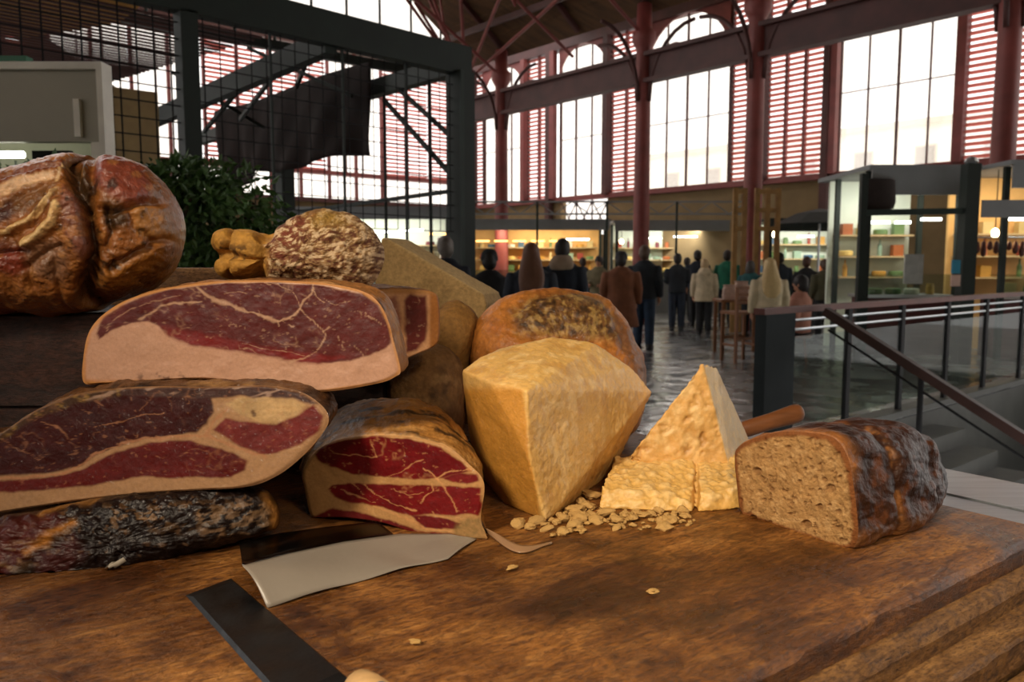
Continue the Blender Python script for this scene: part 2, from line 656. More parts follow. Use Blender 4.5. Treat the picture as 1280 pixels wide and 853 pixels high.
def paint(px, py, V, base, polys, veins, warp=3.0, wsc=0.06, seed=0, marb=0.35, vein_col=None):
    """colours of a cut ham: muscles are outlined areas, fat seams are lines"""
    wx = px + warp * fb2(px, py, wsc, 3, seed + 1); wy = py + warp * fb2(px, py, wsc, 3, seed + 2)
    c = np.tile(np.asarray(base, float), (len(px), 1))
    c *= (1 + 0.10 * fb2(px, py, 0.03, 3, seed + 9))[:, None]
    lean = np.zeros(len(px))
    for pts, col, soft in polys:
        m = poly_mask(wx, wy, pts, soft)
        v = 1 + 0.30 * fb2(px, py * 1.6, 0.035, 4, seed + 4)
        cc = np.asarray(col)[None, :] * v[:, None]
        c = c * (1 - m[:, None]) + cc * m[:, None]
        lean = np.maximum(lean, m)
    vc = np.asarray(vein_col if vein_col is not None else FAT * 0.9)
    for pts, wdt, amt in veins:
        vx = wx + 2.2 * fb2(px, py, .11, 3, seed + 21); vy = wy + 2.2 * fb2(px, py, .11, 3, seed + 22)
        d = seg_dist(vx, vy, catmull(pts, 40, False))
        ww = wdt * (0.72 + 0.9 * fb2(px, py, 0.08, 3, seed + 6))
        m = .85 * amt * (1 - sstep(0.15, 1.0, d / np.maximum(ww, 0.35)))
        c = mixc(c, vc, m)
    # muscle fibres, pale flecks and fine marbling
    fib = fb2(px + .6 * py, py * 3.2, .07, 4, seed + 31)
    c = c * (1 + .22 * fib * lean)[:, None]
    fl = sstep(.42, .6, fb2(wx, wy * 1.4, .17, 3, seed + 33)) * lean
    c = mixc(c, vc, .35 * fl)
    rid = 1 - np.abs(fb2(wx, wy, 0.045, 3, seed + 12)) * 9
    m = marb * np.clip(rid, 0, 1) ** 2 * lean * sstep(0.1, 0.4, fb2(px, py, 0.025, 2, seed + 14))
    c = mixc(c, vc, m)
    return c

# ------------------------------------------------------------------ the boards
E1 = unit([0.805, 0.594, 0.0]); E2 = unit([-0.594, 0.805, 0.0])
CORNER = np.array([0.672, 0.968, ZB])

def wood(name, dark, mid, light, scale=1.0, rough=0.55, wear=0.5, axis=E1, bump=0.5):
    m, nt, b = _nodes(name)
    N, L = nt.nodes, nt.links
    def noise(vec, sc, det, rg=.6, dist=0.0):
        n = N.new('ShaderNodeTexNoise'); n.inputs['Scale'].default_value = sc; n.inputs['Detail'].default_value = det
        n.inputs['Roughness'].default_value = rg; n.inputs['Distortion'].default_value = dist
        L.new(vec, n.inputs['Vector']); return n.outputs['Fac']
    def ramp(fac, a, ca, bq, cb, mid_=None):
        r = N.new('ShaderNodeValToRGB'); e = r.color_ramp.elements
        e[0].position = a; e[0].color = ca; e[1].position = bq; e[1].color = cb
        if mid_: q = e.new(mid_[0]); q.color = mid_[1]
        L.new(fac, r.inputs['Fac']); return r.outputs['Color']
    def mul(c1, c2, f):
        x = N.new('ShaderNodeMixRGB'); x.blend_type = 'MULTIPLY'; x.inputs['Fac'].default_value = f
        L.new(c1, x.inputs['Color1']); L.new(c2, x.inputs['Color2']); return x
    tc = N.new('ShaderNodeTexCoord')
    mp = N.new('ShaderNodeMapping'); mp.inputs['Rotation'].default_value = (0, 0, -math.atan2(axis[1], axis[0]))
    L.new(tc.outputs['Object'], mp.inputs['Vector'])
    def stretch(sx, sy):
        s = N.new('ShaderNodeMapping'); s.inputs['Scale'].default_value = (sx * scale, sy * scale, sy * scale)
        L.new(mp.outputs['Vector'], s.inputs['Vector']); return s.outputs['Vector']
    n1 = noise(stretch(5, 22), 1.7, 10, .72, 1.2)
    col = ramp(n1, .30, hx(dark) + (1,), .70, hx(light) + (1,), (.5, hx(mid) + (1,)))
    fine = noise(stretch(60, 150), 1.3, 6, .7, .4)
    m1 = mul(col, ramp(fine, .38, (.30, .25, .20, 1), .56, (1, 1, 1, 1)), .85)
    n2 = noise(mp.outputs['Vector'], 6.5 * scale, 9, .65, .6)
    m2 = mul(m1.outputs['Color'], ramp(n2, .38, (.20, .13, .085, 1), .60, (1, 1, 1, 1)), wear)
    n4 = noise(mp.outputs['Vector'], 42 * scale, 8, .75, .5)
    m3 = mul(m2.outputs['Color'], ramp(n4, .33, (.25, .19, .15, 1), .47, (1, 1, 1, 1)), wear * .9)
    ck = noise(stretch(14, 55), 2.2, 5, .6, 1.8)
    m4 = mul(m3.outputs['Color'], ramp(ck, .30, (.12, .08, .06, 1), .35, (1, 1, 1, 1)), .9)
    L.new(m4.outputs['Color'], b.inputs['Base Color'])
    mr = N.new('ShaderNodeMapRange'); mr.inputs['From Min'].default_value = .35; mr.inputs['From Max'].default_value = .65; mr.inputs['To Min'].default_value = rough - 0.18; mr.inputs['To Max'].default_value = rough + 0.2
    L.new(n2, mr.inputs['Value']); L.new(mr.outputs['Result'], b.inputs['Roughness'])
    n3 = noise(mp.outputs['Vector'], 75 * scale, 6, .7)
    a1 = N.new('ShaderNodeMath'); a1.operation = 'MULTIPLY_ADD'; a1.inputs[1].default_value = .8
    L.new(n3, a1.inputs[0]); L.new(fine, a1.inputs[2])
    a2 = N.new('ShaderNodeMath'); a2.operation = 'MULTIPLY_ADD'; a2.inputs[1].default_value = .8
    L.new(n1, a2.inputs[0]); L.new(a1.outputs[0], a2.inputs[2])
    bp = N.new('ShaderNodeBump'); bp.inputs['Strength'].default_value = bump; bp.inputs['Distance'].default_value = 0.0035
    L.new(a2.outputs[0], bp.inputs['Height']); L.new(bp.outputs['Normal'], b.inputs['Normal'])
    return m, nt, m4, b, mp

M_board, _nt, _mx, _b, _mp = wood('worn_chopping_board', '#5f3614', '#a0672a', '#c98f4a', 1.0, 0.36, 0.9, bump=1.0)
M_plank = wood('old_table_plank', '#4a3018', '#8d6434', '#b58850', 1.3, 0.6, 0.35)[0]
M_crate = wood('dark_crate_wood', '#160c08', '#3a2118', '#523124', 1.4, 0.7, 0.6, axis=np.array([1.0, 0, 0]))[0]
M_pale_wood = wood('pale_crate_wood', '#7a5230', '#b08252', '#cba06c', 1.5, 0.6, 0.4, axis=np.array([1.0, 0, 0]))[0]

# two dark patches multiplied into the board colour, edges broken by noise
def board_dark_patches(nt, mp, mix, b):
    N, L = nt.nodes, nt.links
    cur = mix.outputs['Color']
    for (pa, pb, rad, col, fac) in [((835, 700), (640, 765), 0.075, (0.20, 0.125, 0.075, 1), 0.85), ((1010, 700), (900, 790), 0.10, (0.30, 0.17, 0.10, 1), 0.55)]:
        A = G(*pa); Bq = G(*pb)
        geo = N.new('ShaderNodeNewGeometry')
        ctr = (A + Bq) / 2; ax = Bq - A; Ln = np.linalg.norm(ax); ang = math.atan2(ax[1], ax[0])
        m2 = N.new('ShaderNodeMapping'); m2.vector_type = 'TEXTURE'
        m2.inputs['Location'].default_value = tuple(ctr); m2.inputs['Rotation'].default_value = (0, 0, ang)
        m2.inputs['Scale'].default_value = (Ln * 0.75, rad, 1)
        L.new(geo.outputs['Position'], m2.inputs['Vector'])
        nz = N.new('ShaderNodeTexNoise'); nz.inputs['Scale'].default_value = 14; nz.inputs['Detail'].default_value = 6
        L.new(geo.outputs['Position'], nz.inputs['Vector'])
        ln = N.new('ShaderNodeVectorMath'); ln.operation = 'LENGTH'
        L.new(m2.outputs['Vector'], ln.inputs[0])
        ad = N.new('ShaderNodeMath'); ad.operation = 'MULTIPLY_ADD'; ad.inputs[1].default_value = 1.6
        L.new(nz.outputs['Fac'], ad.inputs[0]); L.new(ln.outputs['Value'], ad.inputs[2])
        mr = N.new('ShaderNodeMapRange'); mr.inputs['From Min'].default_value = 1.25; mr.inputs['From Max'].default_value = 1.85
        mr.inputs['To Min'].default_value = fac; mr.inputs['To Max'].default_value = 0
        L.new(ad.outputs[0], mr.inputs['Value'])
        mm = N.new('ShaderNodeMixRGB'); mm.blend_type = 'MULTIPLY'
        L.new(mr.outputs['Result'], mm.inputs['Fac']); L.new(cur, mm.inputs['Color1']); mm.inputs['Color2'].default_value = col
        cur = mm.outputs['Color']
    L.new(cur, b.inputs['Base Color'])
board_dark_patches(_nt, _mp, _mx, _b)

def slab(e1a, e1b, e2a, e2b, z0, z1, n1=90, wob=0.003, seed=0, rnd=0.006):
    """plank between two offsets along E1 and E2 (from the corner), edges worn and uneven"""
    prof = [(0, z0), (0, z1 - rnd), (rnd * 0.35, z1 - rnd * 0.3), (rnd * 1.1, z1)]
    w = e2b - e2a
    prof2 = prof + [(w - q, z) for q, z in prof[::-1]]
    V = []; F = []
    m = len(prof2)
    for i in range(n1 + 1):
        t = e1a + (e1b - e1a) * i / n1
        for k, (q, z) in enumerate(prof2):
            nz = vnoise(np.array([[t * 18, k * 0.9 + seed * 7, 1.5 + seed]]), seed)[0] + 0.6 * vnoise(np.array([[t * 60, k * 0.7, 9.5 + seed]]), seed + 1)[0]
            side = -1 if k < m / 2 else 1
            dq = wob * nz * side if 0 < k < m - 1 else 0
            dz = wob * 0.5 * nz if k in (2, m - 3) else 0
            V.append(CORNER * [1, 1, 0] + E1 * t + E2 * (e2a + q + dq) + np.array([0, 0, z + dz]))
    for i in range(n1):
        for k in range(m - 1):
            F.append((i * m + k, (i + 1) * m + k, (i + 1) * m + k + 1, i * m + k + 1))
        F.append((i * m + m - 1, (i + 1) * m + m - 1, (i + 1) * m, i * m))
    F.append(tuple(range(m))[::-1]); F.append(tuple(range(n1 * m, n1 * m + m)))
    return V, F

def board_thing(name, label, cat, e1a, e1b, e2a, e2b, z0, z1, material, **k):
    V, F = slab(e1a, e1b, e2a, e2b, z0, z1, **k)
    V = np.array(V)
    base = np.array([V[:, 0].mean(), V[:, 1].mean(), z0])
    o = mesh_obj(name, V, F, material, None, False, None, loc=base)
    return tag(o, label, cat)

board_thing('chopping_board', 'large worn butcher board under the hams, cheese and bread', 'chopping board', -1.55, 0.0, 0.0, 1.25, ZB - 0.026, ZB, M_board, wob=0.0025, seed=2)
board_thing('smooth_plank', 'smooth rounded plank directly under the chopping board', 'plank', -1.6, 0.0, -0.018, 1.2, ZB - 0.056, ZB - 0.0262, M_plank, wob=0.001, seed=3, rnd=0.013)
board_thing('rough_plank', 'rough splintered plank below the smooth rounded plank', 'plank', -1.6, 0.002, -0.052, 1.15, ZB - 0.088, ZB - 0.0562, M_plank, wob=0.004, seed=4, rnd=0.005)
ctb = thing('counter_table', 'heavy wooden counter table of planks carrying the boards', 'table', (CORNER - E1 * 0.75 + E2 * 0.55) * [1, 1, 0])
zt = ZB - 0.0905
for i in range(12):
    V, F = slab(-1.7, 0.004, -0.32 + i * 0.138, -0.32 + i * 0.138 + 0.130, zt - 0.04, zt, n1=60, wob=0.002, seed=5 + i, rnd=0.005)
    mesh_obj('plank', V, F, M_plank, ctb)
for (t, q) in ((-1.6, -0.2), (-0.06, -0.2), (-1.6, 1.28), (-0.06, 1.28)):
    c = CORNER * [1, 1, 0] + E1 * t + E2 * q
    MB().obox(c + np.array([0, 0, (zt - 0.04) / 2]), E1 * 0.045, E2 * 0.045, np.array([0, 0, (zt - 0.04) / 2])).build('leg', M_plank, ctb)
for q in (-0.2, 1.28):
    c = CORNER * [1, 1, 0] + E1 * -0.83 + E2 * q
    MB().obox(c + np.array([0, 0, zt - 0.10]), E1 * 0.72, E2 * 0.02, np.array([0, 0, 0.06])).build('apron', M_plank, ctb)

# steel side table behind the board
M_steel = mat('brushed_steel', '#b9bec2', rough=0.34, metal=0.85, var=0.12, scale=6, stretch=(1, 18, 18), bump=0.05, bscale=80)
M_black = mat('black_paint', '#111214', rough=0.7, var=0.2, spec=.25)
st = thing('steel_table', 'brushed steel side table beyond the chopping board', 'table', (CORNER + E2 * 0.5 + E1 * 0.2) * [1, 1, 0])
cc = CORNER * [1, 1, 0]
zs = ZB - 0.012
MB().obox(cc + E1 * 0.053 + E2 * 0.06 + np.array([0, 0, zs - 0.015]), E1 * 0.043, E2 * 0.56, np.array([0, 0, 0.015])).build('table_top', M_steel, st)
MB().obox(cc + E1 * 0.173 + E2 * 0.06 + np.array([0, 0, zs - 0.013]), E1 * 0.072, E2 * 0.56, np.array([0, 0, 0.015])).build('table_top', M_steel, st)
for q in (-0.45, 0.56):
    for t in (0.05, 0.21):
        c = cc + E1 * t + E2 * q
        MB().tube([c, c + np.array([0, 0, zs - 0.030])], 0.018).build('leg', M_steel, st)

# ------------------------------------------------------------------ hams in the pile
# big half ham with its broad cut face to the front
n3 = unit([-0.05, -1, 0.06]); o3 = at(300, 420, 0.95)
OUT3 = [(103, 478), (103, 445), (110, 415), (128, 393), (160, 374), (210, 360), (280, 351.5), (350, 351), (410, 355), (452, 364), (474, 380), (486, 405), (491, 425), (500, 462), (494, 471), (470, 480), (400, 490), (330, 481), (250, 474), (180, 477), (125, 480)]
LEAN3 = [(124, 424), (120, 416), (129, 397), (150, 382), (195, 365), (262, 354.5), (330, 353.5), (392, 356), (453, 367), (478, 384), (485, 405), (489, 429), (475, 441), (435, 452), (398, 454), (362, 450), (316, 441), (270, 434), (240, 430), (212, 420), (201, 408), (185, 402), (161, 405), (135, 416)]
STR3 = [(199, 405), (215, 408), (260, 418), (310, 430), (370, 440), (430, 447), (398, 455), (362, 451), (316, 442), (270, 435), (240, 431), (212, 421)]
V3 = [([(176, 401), (195, 386), (210, 380), (232, 378), (252, 377)], 2.6, .9), ([(246, 359), (264, 373), (301, 386), (330, 396), (347, 401), (365, 396), (374, 386)], 3.8, .95),
      ([(374, 386), (380, 375), (391, 364), (392, 355)], 2.8, .9), ([(347, 401), (349, 407)], 3.5, .9), ([(352, 400), (366, 409)], 1.6, .8),
      ([(374, 386), (388, 398), (404, 413), (407, 422), (398, 436), (383, 445), (365, 452)], 2.0, .8), ([(391, 364), (400, 374), (406, 378)], 1.9, .8), ([(405, 374), (420, 380), (438, 376)], 1.0, .6),
      ([(374, 383), (370, 370), (352, 358), (330, 355)], 1.3, .7), ([(455, 390), (468, 399), (476, 405)], 1.6, .7), ([(422, 420), (428, 434)], 1.2, .6), ([(443, 432), (455, 445)], 1.1, .5),
      ([(130, 420), (138, 405), (155, 392), (180, 380), (225, 370)], 1.2, .55), ([(280, 368), (296, 364), (308, 366)], 1.2, .6), ([(303, 430), (340, 437), (380, 444)], .9, .6), ([(404, 413), (412, 408)], 3, .7)]
def face3(px, py, V):
    c = paint(px, py, V, H('#ad846b'), [(LEAN3, H('#4d1a17'), 1.6), (STR3, H('#651a18'), 4.0)], V3, 2.2, 0.07, 30, 0.35)
    edge = seg_dist(px, py, OUT3, True)
    c = mixc(c, H('#a5682f'), 0.75 * (1 - sstep(1.0, 7.0, edge)) * sstep(200, 110, px))
    c = mixc(c, H('#b0793f'), 0.8 * (1 - sstep(0.5, 3.5, edge)))
    dirt = poly_mask(px, py, [(165, 470), (190, 466), (220, 464), (235, 470), (230, 478), (180, 480)], 4)
    c = mixc(c, H('#4a3026'), dirt * 0.7 * sstep(-.1, .3, fb2(px, py, .12, 3, 4)))
    return c
def skin_tan(base, dark, light, seed, thr=0.15):
    def f(S, U, TH, nr):
        n = fbm(S * 14, 4, seed); n2 = fbm(S * np.array([30, 14, 40]), 4, seed + 3)
        c = np.tile(H(base), (len(S), 1)) * (1 + 0.3 * n)[:, None]
        c = mixc(c, H(dark), sstep(thr, thr + .35, n2))
        c = mixc(c, H(light), 0.6 * sstep(.2, .5, fbm(S * 22, 3, seed + 8)))
        return c
    return f
cut_piece('half_ham', 'broad half ham with marbled red cut face above a thick white fat band', 'ham', OUT3, o3, n3, [0.01, 0.14, 0.004],
          lambda u: (1 - max(0, (u - .35) / .65) ** 2.2 * .75), face3, skin_tan('#8f5f33', '#4a2a18', '#b98a58', 3), M_meat, M_rind, rough=.004, seed=3, centre=(300, 425), N=520, R=100)

# long dark ham below it
n5 = unit([-0.06, -1, 0.18]); o5 = at(200, 560, 0.905)
OUT5 = [(-75, 566), (-30, 553), (0, 541), (45, 512), (94, 493), (150, 485), (210, 483), (264, 484), (330, 482), (372, 489), (398, 504), (410, 521), (404, 540), (376, 572), (342, 597), (300, 610), (200, 616), (100, 626), (0, 641), (-75, 652), (-110, 610)]
A5 = [(-115, 600), (-100, 575), (-30, 550), (0, 540), (45, 512), (94, 495), (150, 489), (215, 491), (262, 497), (268, 513), (258, 530), (246, 541), (215, 545), (180, 549), (140, 560), (95, 584), (60, 592), (-100, 597)]
B5 = [(-100, 602), (0, 600), (60, 598), (100, 588), (145, 565), (190, 553), (240, 551), (290, 566), (309, 576), (306, 588), (288, 597), (240, 597), (170, 597), (110, 608), (40, 614), (0, 616), (-100, 620)]
C5 = [(266, 536), (282, 524), (300, 527), (345, 531), (372, 520), (392, 506), (405, 521), (398, 538), (375, 556), (345, 568), (325, 569), (295, 556)]
D5 = [(283, 505), (300, 497), (330, 496), (365, 499), (382, 506), (370, 520), (345, 530), (322, 528), (300, 518)]
LT5 = [(-115, 605), (-80, 564), (0, 538), (45, 509), (94, 490), (150, 482), (150, 494), (94, 505), (45, 523), (0, 552), (-100, 592)]
TOP5 = [(94, 494), (150, 484), (264, 482), (330, 481), (372, 488), (400, 505), (388, 505), (365, 498), (300, 495), (262, 500), (215, 496), (150, 494), (94, 503)]
V5 = [([(-80, 600), (0, 597), (60, 595), (92, 586), (130, 563), (175, 550), (230, 546), (258, 545)], 3.2, .85), ([(258, 545), (268, 525), (285, 512)], 4.5, .7), ([(262, 547), (300, 562), (330, 572)], 4.0, .85),
      ([(118, 535), (150, 528), (175, 519), (205, 517)], 1.5, .7), ([(52, 527), (75, 538), (85, 550), (95, 560)], 1.5, .65), ([(0, 550), (25, 562), (50, 575)], 1.3, .6), ([(25, 545), (33, 552), (30, 562)], 1.4, .5), ([(120, 500), (128, 508)], 2.5, .5), ([(175, 512), (185, 502)], 1.4, .4), ([(225, 570), (250, 562), (270, 575)], 1.1, .4)]
def face5(px, py, V):
    c = paint(px, py, V, H('#94704f'), [(A5, H('#300b08'), 2), (B5, H('#4d110e'), 2), (C5, H('#5e201d'), 2), (D5, H('#a5865c'), 2.5), (TOP5, H('#3a2420'), 2), (LT5, H('#38220f'), 3)], V5, 2.4, 0.06, 50, 0.3, H('#9c6a4a'))
    s = fb2(px + 2 * py, py * 2.2, 0.05, 3, 61)
    c = mixc(c, H('#a98a76'), 0.55 * poly_mask(px, py, TOP5, 3) * sstep(.1, .4, s))
    c = mixc(c, H('#3b1a10'), .8 * (1 - sstep(1, 4, seg_dist(px, py, [(316, 515), (318, 519)]))))
    c = mixc(c, H('#a8823c'), .35 * poly_mask(px, py, LT5, 3) * sstep(.05, .45, fb2(px, py * 1.5, .12, 3, 63)))
    edge = seg_dist(px, py, OUT5, True)
    c = mixc(c, H('#7e5a3c'), 0.6 * (1 - sstep(0.5, 3.0, edge)))
    return c
def skin5(S, U, TH, nr):
    c = skin_tan('#5a3a20', '#20120c', '#9a7346', 9, 0.0)(S, U, TH, nr)
    return c
cut_piece('long_ham', 'long dark red ham with a cream bone patch, second from the board in the pile', 'ham', OUT5, o5, n5, [0.0, 0.145, 0.012],
          lambda u: (1 - max(0, (u - .3) / .7) ** 2.2 * .6), face5, skin5, M_film, M_rind, rough=.006, nscale=45, seed=5, centre=(170, 556), N=560, R=90)

# thick end piece in the middle
p7a, p7b = G(388, 648), G(607, 676)
e7 = unit(p7b - p7a); n7 = unit([e7[1], -e7[0], 0.02]); o7 = p7b
OUT7 = [(378, 590), (380, 612), (388, 645), (396, 648), (430, 648), (478, 655), (524, 670), (556, 675.5), (590, 675), (607, 675), (606, 668), (600, 648), (604, 605), (584, 580), (556, 558), (512, 547), (464, 545), (420, 551), (393, 566)]
A7 = [(393, 568), (400, 560), (422, 552), (464, 546), (510, 549), (550, 560), (575, 577), (589, 590), (570, 594), (548, 598), (520, 600), (478, 596), (440, 593), (412, 583), (398, 576)]
B7 = [(410, 611), (414, 607), (445, 604), (490, 606), (540, 607), (600, 610), (602, 630), (598, 645), (585, 643), (560, 644), (540, 643), (516, 646), (500, 642), (470, 632), (440, 629), (418, 622)]
B7b = [(515, 645), (530, 645), (560, 648), (577, 655), (570, 661), (545, 662), (525, 658)]
C7 = [(388, 647), (416, 635), (460, 643), (500, 655), (530, 665), (570, 668), (590, 672), (580, 676), (545, 675), (515, 668), (478, 656), (430, 650)]
D7 = [(553, 597), (575, 592), (596, 594), (598, 602), (585, 605), (565, 603)]
V7 = [([(412, 560), (420, 567), (440, 570), (470, 571)], 1.5, .8), ([(470, 571), (465, 555)], 1.2, .7), ([(486, 595), (505, 588), (515, 580), (530, 575)], 1.4, .6), ([(545, 598), (560, 592), (588, 588)], 2.0, .85),
      ([(540, 605), (541, 614), (532, 622), (526, 630)], 1.9, .85), ([(530, 585), (548, 600), (560, 618), (572, 640)], 1.6, .85), ([(455, 606), (475, 622), (500, 633), (522, 638)], 1.9, .8), ([(425, 612), (445, 620), (470, 628)], 1.6, .75), ([(440, 604), (456, 618)], 1.2, .7),
      ([(492, 613), (512, 618), (530, 617)], 1.2, .6), ([(466, 632), (500, 645), (515, 652), (540, 662), (570, 665)], 3.2, .8), ([(540, 640), (548, 645), (575, 648)], 1.6, .7)]
def face7(px, py, V):
    c = paint(px, py, V, H('#a87d4e'), [(A7, H('#5e0d0f'), 1.6), (B7, H('#641112'), 1.6), (B7b, H('#5b1415'), 1.6), (C7, H('#5e1717'), 1.8), (D7, H('#6a1a1a'), 1.4)], V7, 1.8, 0.09, 70, 0.35, H('#c08a58'))
    c = mixc(c, H('#3a1712'), .55 * poly_mask(px, py, [(393, 568), (400, 560), (422, 552), (450, 548), (430, 565), (420, 580), (405, 580)], 5))
    g = poly_mask(px, py, [(570, 655), (585, 648), (600, 648), (608, 675), (590, 676), (566, 668)], 3)
    c = mixc(c, H('#6e5a35'), g * (.6 + .4 * fb2(px, py, .2, 3, 8)))
    return c
def skin7(S, U, TH, nr):
    c = np.tile(H('#96662f'), (len(S), 1)) * (1 + 0.3 * fbm(S * 25, 3, 21))[:, None]
    st = fbm(np.stack([S[:, 0] * 14, S[:, 1] * 60, S[:, 2] * 30], 1) , 4, 23)
    c = mixc(c, H('#241812'), .9 * sstep(.08, .26, st))
    c = mixc(c, H('#b98a4e'), .6 * sstep(.1, .4, -st))
    c = mixc(c, H('#c79a66'), .9 * (1 - sstep(.0, .05, U)))
    return c
cut_piece('ham_end_piece', 'thick ham end piece with bright red cut face resting on white paper', 'ham', OUT7, o7, n7, [-0.035, 0.25, 0.036],
          lambda u: (1.0 + .05 * math.sin(math.pi * min(1, u * 2.5)) - max(0, (u - .5) / .5) ** 2.4 * .6 - .08 * u), face7, skin7, M_film, M_rind, rough=.006, nscale=40, seed=7, centre=(495, 610), N=440, zmin=ZB + 0.001)

# film wrapped ham half at the right end of the pile
n4 = unit([0.55, -1, 0.04]); o4 = at(525, 405, 1.19)
OUT4 = [(455, 372), (470, 363), (500, 361), (530, 363), (546, 368), (550, 385), (550, 418), (545, 432), (520, 444), (500, 452), (470, 462), (445, 440)]
def face4(px, py, V):
    c = paint(px, py, V, H('#b98a62'), [([(505, 378), (512, 368), (533, 370), (535, 400), (533, 425), (520, 437), (508, 442), (506, 410)], H('#5a2622'), 3), ([(462, 378), (495, 370), (501, 400), (499, 440), (470, 450)], H('#8a5a48'), 4)], [], 2.5, .08, 80, .4)
    c = mixc(c, H('#8a5524'), .9 * sstep(534, 540, px))
    c = mixc(c, H('#9a6a3a'), .8 * sstep(370, 365, py))
    return c
cut_piece('wrapped_ham', 'small ham half in clear film behind the broad half ham', 'ham', OUT4, o4, n4, [-0.12, 0.13, 0.01],
          lambda u: 1 - max(0, (u - .5) / .5) ** 2.4 * .6, face4, skin_tan('#8f5f33', '#4a2a18', '#b98a58', 13), M_film, M_rind, rough=.004, seed=9, N=240, R=50)

# whole boned ham on the crates
M_glossy = vcmat('glossy_ham_rind', rough=0.38, spec=.4, var=0.42, scale=90, bump=0.8, bscale=120, bdist=0.004, coat=0.4, coat_rough=0.12, wrinkle=0.9, wscale=80, rvar=0.15)
n1 = unit([0.12, -1, 0.10]); o1 = at(110, 300, 1.10)
OUT1 = [(-95, 300), (-85, 250), (-40, 226), (0, 222), (35, 212), (75, 200), (108, 194), (122, 198), (150, 199), (185, 213), (208, 234), (222, 262), (225, 288), (219, 318), (206, 342), (180, 362), (150, 373), (131, 378), (112, 389), (85, 391), (62, 395), (30, 390), (0, 394), (-50, 392), (-85, 360)]
CREASE1 = [(114, 196), (119, 212), (128, 236), (140, 258), (148, 275), (152, 300), (155, 325), (147, 345), (134, 366), (128, 380)]
CR1B = [(130, 198), (142, 218), (149, 244), (150, 268)]
STRIP_A = [(-20, 316), (20, 310), (60, 303), (88, 290), (104, 272), (110, 262)]
STRIP_B = [(80, 318), (97, 308), (110, 294), (116, 275)]
LOBE_A = [(143, 212), (165, 207), (190, 220), (205, 245), (203, 265), (190, 272), (165, 262), (150, 245)]
LOBE_B = [(120, 250), (135, 262), (148, 285), (150, 320), (140, 335), (125, 310), (120, 285)]
def bump1(px, py, V):
    wx = px + 3 * fb2(px, py, .06, 3, 3); wy = py + 3 * fb2(px, py, .06, 3, 4)
    d = -0.030 * np.exp(-(seg_dist(wx, wy, CREASE1) / 7.0) ** 2)
    d += -0.020 * np.exp(-(seg_dist(wx, wy, CR1B) / 6.0) ** 2)
    d += 0.009 * np.exp(-(seg_dist(wx, wy, STRIP_A) / 4.5) ** 2) + 0.012 * np.exp(-(seg_dist(wx, wy, STRIP_B) / 6.5) ** 2)
    d += 0.012 * poly_mask(wx, wy, LOBE_A, 14) + 0.010 * poly_mask(wx, wy, LOBE_B, 10)
    for pts, dep, w in [([(160, 275), (175, 280), (190, 270), (212, 262)], -.012, 4), ([(165, 345), (185, 330), (205, 315), (218, 305)], -.013, 3.5), ([(168, 278), (172, 300), (165, 320)], -.010, 4), ([(190, 270), (195, 295), (212, 310)], -.006, 3),
                        ([(0, 245), (50, 232), (108, 222)], -.007, 3), ([(0, 268), (50, 252), (108, 238)], -.004, 4), ([(0, 292), (55, 272), (100, 248)], -.005, 4), ([(5, 333), (40, 330), (80, 325)], -.007, 4), ([(78, 345), (95, 330), (118, 320)], -.006, 4), ([(55, 300), (75, 330), (78, 365)], -.005, 4), ([(110, 330), (108, 360), (100, 388)], -.006, 4)]:
        d += dep * np.exp(-(seg_dist(wx, wy, pts) / w) ** 2)
    d += 0.0035 * fb2(px, py, .07, 4, 8) + .0016 * fb2(px, py, .22, 3, 9)
    return d
